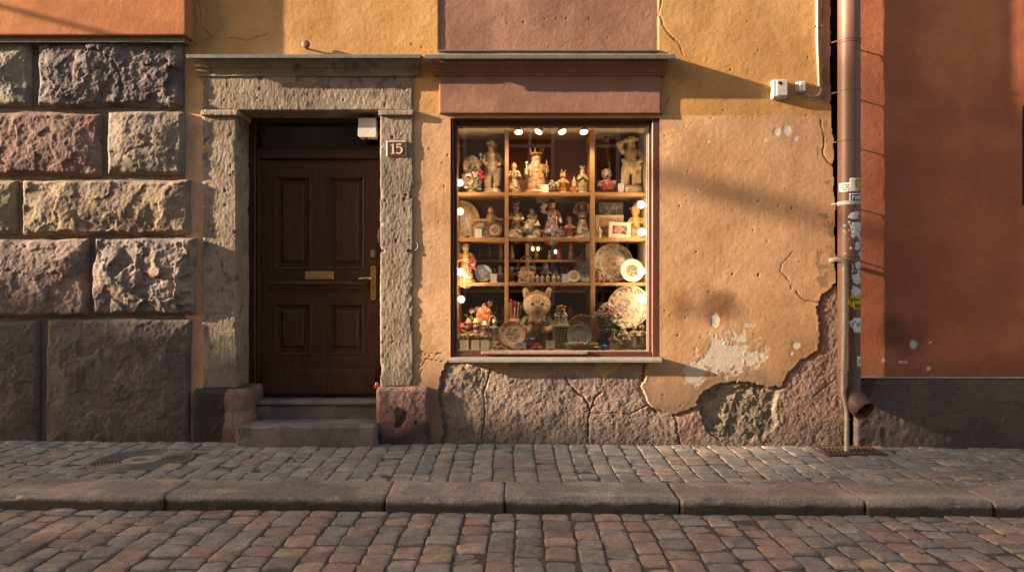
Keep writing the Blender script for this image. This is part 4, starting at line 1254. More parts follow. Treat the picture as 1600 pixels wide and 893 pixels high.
# ------------------------------------------------------------------ shop window display: cabinet
M_SHELF = mat("oak_shelf", (.42, .22, .085), rough=.5, grain=.22, gscale=16, bump=.15, bdist=.001, stretch=(.5, 4, 4))
M_CREAMB = mat("cream_board", (.52, .42, .28), rough=.7, grain=.06, gscale=10, bump=0)
YS, YE = .30, .72
DY = .075
CX0, CX1 = PX(714, .16), PX(1009, YS)
SH = [PZ(299.5, YS), PZ(370.5, YS), PZ(440.5, YS), PZ(546, .12)]
cabn = thing("display_cabinet", "oak shelving cabinet standing behind the shop window glass, full of figurines", "display cabinet", (PX(862, .4), .4, SH[3]))
TH = .030
ZC = PZ(196, .13)
d1, d2 = PX(791.5, YS), PX(926, YS)
for i in range(3):
    m = MB()
    for a, b_ in ((CX0, d1 - .017), (d1 + .017, d2 - .019), (d2 + .019, CX1)):
        m.box(a, b_, YS + .003, YE, SH[i] - TH, SH[i], bev=.003)
    m.build("shelf", M_SHELF, cabn)
for xd, hw in ((d1, .017), (d2, .019)):
    m = MB(); m.box(xd - hw, xd + hw, YS, YE, SH[3], ZC - .003, bev=.003); m.build("divider", M_SHELF, cabn)
m = MB(); m.box(CX0 - .02, CX0 - .001, .10, YE, SH[3], ZC - .003); m.build("side_panel", M_SHELF, cabn)
m = MB(); m.box(CX1, CX1 + .02, .10, YE, SH[3], ZC - .003); m.build("side_panel", M_CREAMB, cabn)
m = MB(); m.box(CX0 - .06, CX1 + .06, .088, YE, ZC, ZC + .03); m.build("cabinet_ceiling", M_CREAMB, cabn)
m = MB(); m.box(CX0 - .06, CX1 + .06, .088, .90, SH[3] - .03, SH[3]); m.build("display_floor", mat("display_cloth", (.46, .37, .27), rough=.9, grain=.15, gscale=60, bump=.2), cabn)
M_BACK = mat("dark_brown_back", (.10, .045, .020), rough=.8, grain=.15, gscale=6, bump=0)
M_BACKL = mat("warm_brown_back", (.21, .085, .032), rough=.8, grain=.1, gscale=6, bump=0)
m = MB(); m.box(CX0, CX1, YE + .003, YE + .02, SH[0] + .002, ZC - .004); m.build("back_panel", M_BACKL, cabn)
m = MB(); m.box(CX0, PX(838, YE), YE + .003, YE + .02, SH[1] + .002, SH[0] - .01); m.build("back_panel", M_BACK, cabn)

def lamp(obj_parent, name, loc, kind, energy, color, rot=None, size=.03, spot=None):
    l = bpy.data.lights.new(name, kind)
    l.energy = energy; l.color = color
    if kind == 'SPOT': l.spot_size = spot; l.spot_blend = .6; l.shadow_soft_size = size
    else: l.shadow_soft_size = size
    o = bpy.data.objects.new(name, l); COL.objects.link(o); o.parent = obj_parent
    o.location = Vector(loc) - origin(obj_parent)
    if rot is not None: o.rotation_euler = Vector(rot).to_track_quat('-Z', 'Y').to_euler()
    return o
M_LENS = mat("glowing_lens", (.9, .8, .6), rough=.4, grain=0, bump=0, emit=(1, .78, .45), estr=4.0)
M_BULB = mat("glowing_bulb", (.9, .9, .85), rough=.4, grain=0, bump=0, emit=(1, .90, .74), estr=1.5)
M_BULBD = mat("dim_bulb", (.8, .78, .7), rough=.4, grain=0, bump=0, emit=(1, .86, .66), estr=.35)
M_CAN = mat("lamp_can", (.55, .52, .47), rough=.4, metal=.3, grain=0, bump=0)
for i, (px, tilt, lb) in enumerate(((810, (.05, -.35, -1), "leftmost white ceiling spotlight above the shelves"), (845.5, (-.55, -.3, -1), "ceiling spotlight turned to the left above the crowned figure"),
                                    (875.5, (.35, -.4, -1), "third ceiling spotlight, turned right, above the white flower posy"), (911, (.12, -.4, -1), "rightmost ceiling spotlight beside the right shelf divider"))):
    y = .125
    x = PX(px, y)
    s = thing("spotlight", lb, "spotlight", (x, y, ZC), "spotlights on the cabinet ceiling")
    d = Vector(tilt).normalized()
    top = Vector((x, y, ZC - .012))
    m = MB(); m.tube([top - d * .02 + Vector((0, 0, .03)), top, top + d * .050], [.012, .034, .036], 16); m.build("housing", M_CAN, s, True)
    m = MB(); m.tube([top + d * .0505, top + d * .056], [.033, .031], 16); m.build("lens", M_LENS, s, True)
    lamp(s, "spot_light", top + d * .075, 'SPOT', 3.6, (1, .70, .40), d + Vector((0, .55, 0)), .03, rad(120))
BULBS = [(718.5, 285, "globe bulb beside the red flowered urn"), (719, 330, "globe bulb in front of the big cream plate"), (719, 424, "globe bulb beside the blond lady figurine"), (720.5, 467, "globe bulb above the three white price cards"),
         (1001.5, 319, "globe bulb beside the golden scarecrow figure's hat"), (1002.5, 362, "globe bulb at the golden scarecrow figure's feet"), (1002.5, 423, "globe bulb beside the white rimmed flower plate"), (1003, 466, "globe bulb in front of the big tilted plate's rim")]
for px, py, lb in BULBS:
    y = .135
    x, z = PX(px, y), PZ(py, y)
    s = thing("globe_bulb", "glowing white " + lb, "light bulb", (x, y, z), "globe bulbs up the window's sides")
    r = .033
    m = MB(); m.ball((x, y, z), r, seg=16, rings=10); m.build("bulb", M_BULB if px > 860 else M_BULBD, s, True)
    sx = 1 if px > 860 else -1
    m = MB(); m.tube([(x + sx * .030, y, z), (x + sx * .062, y, z)], .016, 10); m.build("socket", M_WHITE, s, True)
    lamp(s, "bulb_light", (x - sx * .01, y - .0, z), 'POINT', (2.8 if py < 400 else 3.4 if py < 450 and px < 860 else 8.0 if px < 860 else 2.4 if py < 450 else 3.6) * (1.0 if px > 860 else .75), (1, .74, .45), None, .04)

# back of the shop: dim lamps and goods far behind
M_GLOW = mat("warm_lamp", (.8, .6, .3), grain=0, bump=0, emit=(1, .66, .22), estr=2.2)
for px, py, lb in ((832.5, 388, "small warm lamp deep in the shop, left one of the close pair"), (841, 388, "small warm lamp deep in the shop, right one of the close pair"), (868, 392.5, "small warm lamp deep in the shop, alone beside the close pair")):
    y = 3.2
    x, z = PX(px, y), PZ(py, y)
    s = thing("wall_lamp", lb, "lamp", (x, y, z), "lamps at the back of the shop")
    m = MB(); m.ball((x, y, z), .018, scale=(1, 1, 1.5)); m.build("lamp_shade", M_GLOW, s, True)
    m = MB(); m.tube([(x, y, z + .02), (x, 3.6, z + .12)], .006, 6); m.build("bracket", M_BLACK, s)
    lamp(s, "lamp_light", (x, y - .1, z), 'POINT', .35, (1, .6, .25), None, .05)
m = MB()
bsh = thing("stock_shelf", "dim wooden stock shelf along the back of the shop", "shelf", (0.2, 3.3, .3))
for z in (.45, .85, 1.25, 1.65, 2.05, 2.45):
    m.box(-.8, 2.2, 3.35, 3.58, z, z + .03)
for x in (-.8, .2, 1.2, 2.2): m.box(x - .02, x + .02, 3.36, 3.58, .1, 2.7)
m.build("shelf_frame", M_SHELF, bsh)
rs = random.Random(11)
gd = MB()
for z in (.48, .88, 1.28, 1.68, 2.08):
    x = -.7
    while x < 2.1:
        w = rs.uniform(.04, .10); h = rs.uniform(.08, .26)
        c = rs.choice([(.3, .2, .1), (.35, .08, .05), (.4, .35, .28), (.08, .07, .06), (.2, .12, .05)])
        gd.lathe([(w * .4, 0), (w * .5, h * .3), (w * .35, h * .6), (w * .2, h)], 8, c, (x, 3.45, z)); x += w + rs.uniform(.03, .12)
MC = mat("glazed_ceramic", rough=.28, grain=.10, gscale=120, bump=.15, bdist=.0015, bscale=160, spec=.5)
MMATT = mat("painted_resin", rough=.6, grain=.16, gscale=120, bump=.4, bdist=.002, bscale=150, spec=.3)
go = gd.build("stock_goods", MC, bsh, True); go["kind"] = "stuff"

# ------------------------------------------------------------------ figurine kit
CR = (.44, .33, .20); WH = (.52, .47, .38); RED = (.42, .04, .035); BLU = (.09, .15, .27); GOLD = (.56, .33, .09); SKIN = (.60, .37, .24); BRN = (.17, .08, .04)
DRK = (.04, .03, .025); GRN = (.10, .16, .06); GRY = (.28, .27, .25); LBL = (.26, .36, .42); PNK = (.60, .28, .27); AMB = (.50, .24, .06); TAN = (.40, .25, .13)
PEND = []
def _cap(p0, p1, r0, r1, seg=10):
    p0, p1 = Vector(p0), Vector(p1)
    d = p1 - p0; L = d.length; d = d.normalized() if L > 1e-9 else Vector((0, 0, 1))
    pts = []; rs_ = []
    for k in range(4):
        a = math.pi / 2 * (1 - k / 3.0)
        pts.append(p0 - d * r0 * math.sin(a)); rs_.append(max(r0 * math.cos(a), r0 * .02))
    for k in range(4):
        a = math.pi / 2 * (k / 3.0)
        pts.append(p1 + d * r1 * math.sin(a)); rs_.append(max(r1 * math.cos(a), r1 * .02))
    m = MB(); m.tube(pts, rs_, seg); return m.V, m.F
def cap(p0, p1, r0, r1, c): return ('c', p0, p1, r0, r1, c)
def ell(c0, r, c): return ('e', c0, r if isinstance(r, tuple) else (r, r, r), c)

def blob(name, prims, h, loc, parent, speck=None, m_=None, vox=50, rough=.006, mirror=False, seed=0):
    """one continuous voxel-joined body; colours come from the nearest shape; h scales unit shapes to metres"""
    mb = MB()
    for p in prims:
        if p[0] == 'c':
            V, F = _cap(p[1], p[2], p[3], p[4])
        else:
            q = MB(); q.ball((0, 0, 0), 1, seg=12, rings=8, scale=p[2]); V = [(v[0] + p[1][0], v[1] + p[1][1], v[2] + p[1][2]) for v in q.V]; F = q.F
        mb.add(V, F)
    off = np.array(loc) - np.array(origin(parent))
    V = np.array([tuple(v) for v in mb.V]) * h + off
    me = bpy.data.meshes.new(name); me.from_pydata(V.tolist(), [], mb.F)
    o = bpy.data.objects.new(name, me); COL.objects.link(o); o.parent = parent
    md = o.modifiers.new("join", 'REMESH'); md.mode = 'VOXEL'; md.voxel_size = h / vox; md.use_smooth_shade = True
    PEND.append((o, prims, h, off, speck, m_ or MC, rough, seed))
    return o

def finish_blobs():
    dg = bpy.context.evaluated_depsgraph_get()
    res = [(p, bpy.data.meshes.new_from_object(p[0].evaluated_get(dg))) for p in PEND]
    for (o, prims, h, off, speck, m_, rough, seed), me in res:
        n = len(me.vertices)
        co = np.zeros(n * 3, np.float32); me.vertices.foreach_get("co", co); co = co.reshape(-1, 3).astype(float)
        nn = np.zeros(n * 3, np.float32); me.vertices.foreach_get("normal", nn); nn = nn.reshape(-1, 3)
        U = (co - off) / h
        best = np.full(n, 1e9); C = np.zeros((n, 3))
        for p in prims:
            if p[0] == 'c':
                a, b = np.array(p[1]), np.array(p[2]); ab = b - a
                t = np.clip(((U - a) @ ab) / max(ab @ ab, 1e-9), 0, 1)
                d = np.linalg.norm(U - a - t[:, None] * ab, axis=1) - (p[3] + (p[4] - p[3]) * t)
            else:
                r = np.array(p[2]); d = (np.linalg.norm((U - np.array(p[1])) / r, axis=1) - 1) * r.min()
            w = d < best
            best[w] = d[w]; C[w] = p[-1]
        P = U * 1.0 + seed * 1.7
        C = C * (1 + .22 * fbm(P, 9, 3, seed))[:, None]
        if speck is not None:
            sc, am = 15, .25
            for k, c in enumerate(speck):
                C = mix(C, np.array(c), .92 * sstep(.12, .22, fbm(P + 5.3 * k, sc + 5 * k, 2, seed + 3 * k)))
        # folds and crevices in the modelling
        fold = fbm(P * [1.6, 1.6, .45], 11, 3, seed + 2, ridged=True)
        co = co + nn * (rough * h * (1.2 * fold + fbm(P, 22, 2, seed + 8)))[:, None]
        me.vertices.foreach_set("co", co.astype(np.float32).ravel())
        at = me.color_attributes.new("Col", 'FLOAT_COLOR', 'POINT')
        c4 = np.ones((n, 4), np.float32); c4[:, :3] = np.clip(C, .006, .9)
        at.data.foreach_set("color", c4.ravel())
        me.polygons.foreach_set("use_smooth", np.ones(len(me.polygons), bool))
        old = o.data
        o.modifiers.clear()
        me.materials.clear(); me.materials.append(m_)
        o.data = me
        nm = old.name; bpy.data.meshes.remove(old); me.name = nm

def head(z, r, skin, hair, y=0, x=0, big=False):
    P = [ell((x, y, z), (r * .88, r * .95, r * 1.12), skin), ell((x, y + r * .35, z + r * .35), (r * .98, r * .85, r * .95), hair), ell((x, y - r * .95, z - r * .05), (r * .16, r * .22, r * .2), skin)]
    return P
def lady(skin, hair, top, skirt, arms=1, hem=.20, tilt=0.0):
    P = [cap((0, 0, .06), (0, 0, .42), hem, .115, skirt), cap((0, 0, .44), (0, 0, .66), .088, .115, top), cap((0, 0, .70), (0, 0, .78), .045, .04, skin)]
    P += [ell((-hem * .35, -hem * .4, .13), (hem * .55, hem * .6, .10), skirt), ell((hem * .4, -hem * .35, .15), (hem * .5, hem * .55, .11), skirt)]
    P += head(.86, .092, skin, hair, 0, tilt)
    for s in (-1, 1):
        if arms == 1: E, Hn = (s * .20, -.06, .53), (s * .07, -.17, .56)
        elif arms == 2: E, Hn = (s * .21, -.02, .52), (s * .19, -.14, .42)
        elif arms == 3: E, Hn = (s * .22, -.04, .72), (s * .16, -.06, .92)
        else: E, Hn = ((s * .20, -.02, .52), (s * .21, -.12, .40)) if s > 0 else ((s * .22, -.05, .70), (s * .13, -.09, .86))
        P += [cap((s * .12, 0, .68), E, .050, .042, top), cap(E, Hn, .040, .028, skin if arms != 2 else top), ell(Hn, .033, skin)]
    return P
def statue(c1, c2, raised=1):
    P = [cap((-.06, 0, .10), (-.075, -.01, .34), .040, .058, c1), cap((.06, -.01, .10), (.07, 0, .34), .040, .058, c1), cap((-.07, 0, .34), (-.06, 0, .48), .060, .085, c2), cap((.07, 0, .34), (.06, 0, .48), .060, .085, c2),
         cap((0, 0, .50), (0, .01, .72), .095, .115, c1), cap((0, 0, .45), (.03, 0, .52), .125, .115, c2), cap((-.13, -.05, .56), (.14, -.04, .44), .035, .045, c2), cap((.12, -.02, .16), (.13, 0, .46), .05, .05, c2), cap((-.12, .02, .10), (-.11, .02, .42), .04, .045, c2), cap((0, 0, .74), (0, 0, .80), .045, .045, c1)]
    P += head(.87, .075, c1, c2)
    P += [cap((.13, 0, .72), (.20, -.05, .58), .045, .038, c1), cap((.20, -.05, .58), (.12, -.12, .52), .036, .03, c1)]
    if raised: P += [cap((-.13, 0, .72), (-.20, -.06, .86), .045, .038, c1), cap((-.20, -.06, .86), (-.05, -.07, .96), .036, .03, c1), cap((-.05, -.07, .95), (.10, -.03, .96), .03, .03, c1)]
    else: P += [cap((-.13, 0, .72), (-.21, -.04, .58), .045, .038, c1), cap((-.21, -.04, .58), (-.15, -.14, .62), .036, .03, c1)]
    return P
def king(skin, hair, robe, under):
    P = [cap((-.06, 0, .10), (-.06, 0, .55), .15, .11, robe), cap((.06, 0, .10), (.06, 0, .55), .15, .11, robe), cap((0, -.06, .08), (0, -.05, .5), .12, .09, under), cap((0, 0, .52), (0, 0, .64), .13, .12, robe), ell((0, -.07, .66), (.07, .05, .08), hair)]
    P += head(.76, .115, skin, hair)
    for s in (-1, 1):
        P += [cap((s * .13, 0, .62), (s * .23, -.06, .50), .055, .05, robe), cap((s * .23, -.06, .50), (s * .22, -.13, .42 if s < 0 else .56), .046, .035, robe), ell((s * .22, -.15, .42 if s < 0 else .58), .04, skin)]
    return P
def child(skin, hair, top, low, kneel=False):
    P = [cap((-.07, 0, .08), (-.06, 0, .32), .075, .085, low), cap((.07, -.01, .08), (.06, 0, .32), .075, .085, low), cap((0, 0, .36), (0, 0, .54), .13, .12, top), cap((0, 0, .58), (0, 0, .64), .06, .06, skin)]
    P += head(.75, .135, skin, hair)
    for s in (-1, 1): P += [cap((s * .13, 0, .54), (s * .22, -.08, .44), .05, .045, top), cap((s * .22, -.08, .44), (s * .08, -.18, .46), .042, .035, skin)]
    if kneel: P += [cap((-.05, -.1, .10), (-.15, .02, .12), .09, .09, low), cap((.05, -.1, .10), (.15, .02, .12), .09, .09, low)]
    return P
def robed(skin, c1, c2):
    P = [cap((0, 0, .08), (0, 0, .55), .145, .10, c1), cap((0, -.06, .10), (0, -.06, .48), .10, .07, c2), cap((0, 0, .55), (0, 0, .68), .11, .12, c1), ell((0, .02, .83), (.095, .10, .125), c1), ell((0, -.05, .82), (.065, .07, .085), skin)]
    for s in (-1, 1): P += [cap((s * .11, 0, .66), (s * .17, -.08, .52), .05, .05, c1), cap((s * .17, -.08, .52), (s * .03, -.15, .60), .045, .03, c1), cap((s * .13, .02, .10), (s * .12, .02, .5), .05, .06, c1)]
    return P
def gnome(skin, coat, hat):
    P = [cap((0, 0, .10), (0, 0, .36), .17, .13, coat), ell((0, 0, .52), (.13, .13, .13), skin), ell((0, -.09, .42), (.10, .07, .11), WH), cap((0, 0, .60), (0, .02, .94), .13, .02, hat)]
    for s in (-1, 1): P += [cap((s * .13, 0, .36), (s * .19, -.08, .22), .05, .045, coat), ell((s * .17, -.1, .2), .045, skin)]
    return P
def potbust(skin, body, hair):
    P = [ell((0, 0, .28), (.30, .25, .27), body), cap((0, 0, .05), (0, 0, .1), .15, .16, body), ell((0, -.02, .68), (.18, .18, .21), skin), ell((0, .06, .76), (.20, .18, .20), hair), ell((0, -.19, .66), (.035, .04, .045), skin)]
    for s in (-1, 1): P += [cap((s * .26, 0, .40), (s * .33, -.05, .26), .06, .05, body), cap((s * .33, -.05, .26), (s * .16, -.2, .24), .05, .04, body)]
    return P
def couple(a, b):
    P = []
    for s, c in ((-1, a), (1, b)):
        P += [cap((s * .12, 0, .08), (s * .09, 0, .40), .14, .09, c), cap((s * .09, 0, .42), (s * .08, 0, .56), .09, .085, WH), ell((s * .075, -.01, .70), (.078, .08, .09), SKIN), ell((s * .085, .03, .74), (.082, .08, .08), BRN), cap((s * .16, 0, .54), (s * .20, -.08, .42), .04, .035, WH), cap((s * .2, -.08, .42), (s * .06, -.14, .42), .035, .03, SKIN)]
    return P
def animal(c1, c2):
    return [ell((0, 0, .30), (.34, .20, .22), c1), ell((-.28, -.08, .52), (.17, .15, .17), c1), cap((-.40, -.12, .48), (-.44, -.14, .46), .07, .05, c2), cap((-.2, -.1, .05), (-.2, -.1, .25), .08, .09, c1), cap((.2, -.1, .05), (.2, -.1, .25), .08, .09, c1),
            cap((-.2, .1, .05), (-.2, .1, .25), .08, .09, c1), cap((.2, .1, .05), (.2, .1, .25), .08, .09, c1), cap((-.33, -.04, .64), (-.34, -.02, .76), .05, .02, c2), cap((-.20, -.04, .64), (-.19, -.02, .76), .05, .02, c2), cap((.32, 0, .36), (.44, 0, .5), .05, .03, c2)]

NSEED = [0]
def at(px, row, y): return (PX(px, y), y, SH[row] + .0005)
def ht(px, y): return px * (6 + y) / 1110
def fig(name, label, cat, px, row, hpx, prims, y=.33, speck=None, base=None, extras=(), group="figurines on the display shelves", lift=0.0, wide=1.0, m_=None, bodyname="body", rough=.011, vox=60, z=None):
    y = y + (DY if row < 3 else 0)
    L = at(px, row, y)
    if z is not None: L = (L[0], L[1], z)
    h = ht(hpx, y)
    r = thing(name, label, cat, L, group)
    NSEED[0] += 1
    o = np.array(L) + np.array([0, 0, lift * h])
    if wide != 1.0:
        prims = [(p[0], (p[1][0] * wide, p[1][1] * wide, p[1][2]), (p[2][0] * wide, p[2][1] * wide, p[2][2]), p[3] * wide, p[4] * wide, p[5]) if p[0] == 'c' else (p[0], (p[1][0] * wide, p[1][1] * wide, p[1][2]), (p[2][0] * wide, p[2][1] * wide, p[2][2]), p[3]) for p in prims]
    blob(bodyname, prims, h * (1 - lift), o, r, speck, m_, vox, rough, seed=NSEED[0])
    if base is not None:
        m = MB(); rr = base[0] * h
        m.lathe([(rr, 0), (rr * 1.02, .02 * h), (rr * .92, .035 * h), (rr * .95, .06 * h), (rr * .8, (.07 + lift) * h)], 20, base[1], L); m.build("base", MC, r, True)
    for e in extras:
        e(r, np.array(L) + np.array([0, 0, lift * h]), h * (1 - lift))
    return r
# --- extras
def crown(z, rr, c, n=6, hh=.08):
    def f(r, L, h):
        m = MB(); m.lathe([(rr * h, z * h), (rr * 1.08 * h, (z + .04) * h), (rr * .9 * h, (z + .04) * h), (rr * .85 * h, z * h)], 16, c, L)
        for k in range(n):
            a = 2 * math.pi * k / n
            p = Vector(L) + Vector((rr * h * math.cos(a), rr * h * math.sin(a), (z + .03) * h))
            m.tube([p, p + Vector((math.cos(a) * .02 * h, math.sin(a) * .02 * h, hh * h))], [.022 * h, .006 * h], 6, c); m.ball(p + Vector((math.cos(a) * .02 * h, math.sin(a) * .02 * h, hh * h)), .018 * h, c, 6, 4)
        m.build("crown", MC, r, True)
    return f
def hat(z, rr, c, top=.10):
    def f(r, L, h):
        m = MB(); m.lathe([(rr * h, z * h), (rr * h, (z + .015) * h), (rr * .58 * h, (z + .03) * h), (rr * .5 * h, (z + top) * h), (.01 * h, (z + top * 1.05) * h)], 18, c, L); m.build("hat", MMATT, r, True)
    return f
def staff(x, z0, z1, c, y=-.15, ball=True, dx=0.0):
    def f(r, L, h):
        m = MB(); a = Vector(L) + Vector((x * h, y * h, z0 * h)); b = Vector(L) + Vector(((x + dx) * h, y * h, z1 * h)); m.tube([a, b], .016 * h, 6, c)
        if ball: m.ball(b, .035 * h, c, 8, 6)
        m.build("staff", MC, r, True)
    return f
def flowers(pts, cols, s=.05):
    def f(r, L, h):
        rs_ = random.Random(int(h * 1e5))
        m = MB()
        for i, p in enumerate(pts):
            c = cols[i % len(cols)]
            q = Vector(L) + Vector(p) * h
            for k in range(7):
                a = k * 2.4; m.ball(q + Vector((math.cos(a) * s * .55, math.sin(a) * s * .35 - s * .2, rs_.uniform(-.5, .5) * s)) * h, s * .5 * h, tuple(np.array(c) * rs_.uniform(.7, 1.2)), 6, 4)
        m.build("flowers", MMATT, r, True)
    return f
def arch(z, rr, c, n=13, s=.03, x=0):
    def f(r, L, h):
        m = MB()
        pts = [Vector(L) + Vector((x + rr * math.cos(a), -.02, z + rr * 1.2 * math.sin(a))) * h for a in np.linspace(-.5, math.pi + .5, n)]
        m.tube(pts, s * h, 7, c); m.build("arch", MC, r, True)
    return f
def wings(z, c, s=1):
    def f(r, L, h):
        m = MB()
        for k in (-1, 1): m.ball(Vector(L) + Vector((k * .17 * s, .08, z)) * h, .13 * h * s, c, 10, 6, (.75, .18, 1.2))
        m.build("wings", MC, r, True)
    return f
def lute(x, z, c):
    def f(r, L, h):
        m = MB(); m.ball(Vector(L) + Vector((x, -.19, z)) * h, .10 * h, c, 12, 8, (1, .5, .8)); m.tube([Vector(L) + Vector((x + .06, -.2, z + .02)) * h, Vector(L) + Vector((x + .27, -.18, z - .10)) * h], .018 * h, 6, BRN); m.build("lute", MMATT, r, True)
    return f

# row one, left bay
fig("urn", "bust shaped urn with a red ribbon and red flowers on the top left shelf", "urn", 737, 0, 60, [ell((0, 0, .30), (.27, .24, .27), (.24, .20, .15)), cap((0, 0, .04), (0, 0, .10), .13, .15, CR), ell((0, 0, .72), (.235, .22, .27), (.42, .36, .30)), cap((-.2, -.12, .45), (.2, -.12, .42), .05, .05, RED), ell((0, -.12, .66), (.10, .13, .16), (.16, .13, .10))], speck=[DRK, CR], y=.32,
    extras=[flowers([(.22, -.2, .50), (.10, -.24, .46), (.28, -.12, .44), (-.06, -.26, .46)], [(.5, .03, .06), (.65, .4, .38)], .085), flowers([(0, -.25, .25), (.12, -.24, .16), (-.12, -.24, .15), (.2, -.15, .1)], [(.6, .45, .3), (.3, .25, .15)], .06)], bodyname="vase_body")
fig("lady_figurine", "tall cream porcelain lady with an elaborate headdress on a round foot", "figurine", 769, 0, 82, statue(CR, WH, 0), y=.34, speck=[(.25, .22, .2), GOLD], base=(.19, CR), lift=.02, extras=[flowers([(0, -.03, .95), (.06, 0, .93), (-.06, 0, .94), (0, .03, .99)], [CR, (.3, .26, .22)], .055), staff(-.22, .50, .72, (.3, .28, .25), -.12)])
# row one, middle bay
fig("lady_figurine", "small dancing lady in a striped skirt between the shelf divider and the crowned king", "figurine", 803.5, 0, 49, lady(SKIN, CR, (.35, .25, .16), (.40, .28, .17), 1, .21), speck=[DRK, CR], base=(.20, BRN))
fig("king_figurine", "large carved king with a spiky crown and brown robe on the top shelf", "figurine", 838, 0, 70, king(SKIN, CR, (.42, .23, .09), (.52, .34, .16)), speck=[BRN, CR], base=(.26, TAN), extras=[crown(.86, .13, GOLD, 7, .10), staff(-.22, .25, .66, CR, -.15), staff(.22, .35, .72, CR, -.16, False)])
fig("child_figurine", "amber coloured praying child with a pointed hood on the top shelf", "figurine", 879.5, 0, 37, child(AMB, (.55, .30, .08), AMB, (.45, .2, .05)), base=(.22, AMB), extras=[crown(.86, .10, (.55, .33, .1), 3, .12)])
fig("gnome_figurine", "tiny round red gnome between the amber child and the pale saint", "figurine", 897, 0, 28, gnome(SKIN, (.42, .09, .04), GRY), speck=[GOLD], base=(.18, BRN))
fig("saint_figurine", "slim pale robed saint holding a bundle beside the right shelf divider", "figurine", 910, 0, 41, robed(SKIN, CR, (.38, .32, .22)), speck=[(.2, .17, .12)], base=(.18, CR), extras=[crown(.94, .06, CR, 4, .07)])
# row one, right bay
fig("pot_figurine", "squat bearded bust pot with a big red flower on its chest", "figurine", 948, 0, 41, potbust((.40, .27, .19), (.36, .32, .25), (.3, .22, .17)), speck=[DRK, CR], extras=[flowers([(-.02, -.28, .28), (-.14, -.26, .20), (.06, -.27, .20)], [(.5, .06, .04), (.42, .04, .04)], .13), flowers([(.06, -.22, .42), (.26, -.18, .40), (-.16, -.18, .42)], [(.5, .08, .05), GOLD], .08)])
fig("statue", "tall cream statue of a draped woman with her arm raised above her head", "statue", 985.5, 0, 88, statue((.58, .42, .24), (.62, .46, .25), 1), y=.36, base=(.24, CR), lift=.06, wide=1.15, extras=[flowers([(-.10, -.10, .92), (.0, -.08, .98), (.08, -.05, .97)], [(.56, .40, .22)], .05)], rough=.006)
# row two, left bay
fig("cherub_figurine", "small brown cherub perched behind the framed picture and the red medallion", "figurine", 767, 1, 50, [cap((0, 0, .0), (0, 0, .42), .10, .10, BRN), ell((0, 0, .62), (.15, .12, .20), TAN), ell((0, -.02, .88), (.10, .10, .11), TAN), cap((.1, 0, .66), (.34, -.05, .60), .05, .03, TAN), cap((-.1, 0, .6), (-.3, -.08, .46), .05, .04, TAN), cap((.2, 0, .42), (.42, 0, .52), .03, .02, BRN)], y=.42, base=(.3, BRN))
# row two, middle bay
fig("lady_figurine", "lady in a red and white dress playing a lute, next to the left divider", "figurine", 806, 1, 55, lady(SKIN, GOLD, WH, (.45, .40, .33), 1, .22), speck=[RED, (.2, .18, .15)], base=(.24, CR), extras=[lute(0, .50, (.5, .3, .12)), crown(.95, .08, CR, 5, .05)])
fig("group_figurine", "white porcelain group with a tall veiled figure over black flecked rocks", "figurine", 831, 1, 47, couple(WH, WH) + [cap((0, .02, .4), (0, .02, .82), .11, .07, WH), ell((0, .01, .90), (.075, .08, .09), SKIN), ell((-.15, -.06, .3), (.16, .14, .14), WH)], speck=[DRK, (.5, .42, .3)], base=(.24, WH), wide=1.15)
fig("lady_figurine", "largest lady of the second shelf, in red and blue with one arm raised", "figurine", 862, 1, 60, lady((.62, .36, .2), BRN, (.42, .36, .30), BLU, 4, .23), speck=[RED, CR], base=(.24, CR), extras=[hat(.92, .13, DRK, .10), staff(.13, .08, .55, CR, -.21, False, -.02), flowers([(-.19, -.1, .86), (-.24, -.1, .80)], [WH], .06)], wide=1.1)
fig("jar_figurine", "little dark blue jar with a red knob beside the red child", "jar", 876.5, 1, 19, [ell((0, 0, .34), (.34, .32, .34), (.10, .11, .13)), cap((0, 0, .6), (0, 0, .72), .2, .15, (.1, .1, .12)), ell((0, 0, .84), (.13, .13, .13), RED)], speck=[GRY], bodyname="jar_body")
fig("child_figurine", "small child in red clothes and a brimmed hat on the second shelf", "figurine", 890, 1, 36, child(SKIN, BRN, (.40, .08, .06), (.40, .22, .18)), speck=[CR, RED], base=(.20, CR), extras=[hat(.84, .17, TAN, .10)])
fig("lady_figurine", "white gowned woman under an arch of flowers on the second shelf", "figurine", 910, 1, 57, lady((.42, .22, .13), BRN, WH, WH, 3, .19), speck=[DRK, PNK], base=(.24, CR), extras=[arch(.80, .15, WH, 15, .028)])
# row two, right bay
fig("angel_figurine", "tiny white angel standing before the big cream picture frame", "figurine", 936, 1, 19, robed(SKIN, WH, CR), base=(.24, WH), y=.28, extras=[wings(.55, WH)])
fig("scarecrow_figurine", "golden straw scarecrow boy with a wide brimmed hat", "figurine", 993, 1, 55, child((.60, .32, .09), GOLD, GOLD, (.55, .36, .14)), speck=[(.35, .13, .05), CR], base=(.22, GOLD), y=.35, extras=[hat(.84, .19, (.62, .36, .10), .08), flowers([(.0, -.02, .97)], [RED], .07), flowers([(.24, -.1, .56), (.22, -.12, .5)], [(.6, .25, .1)], .07)], m_=MMATT)
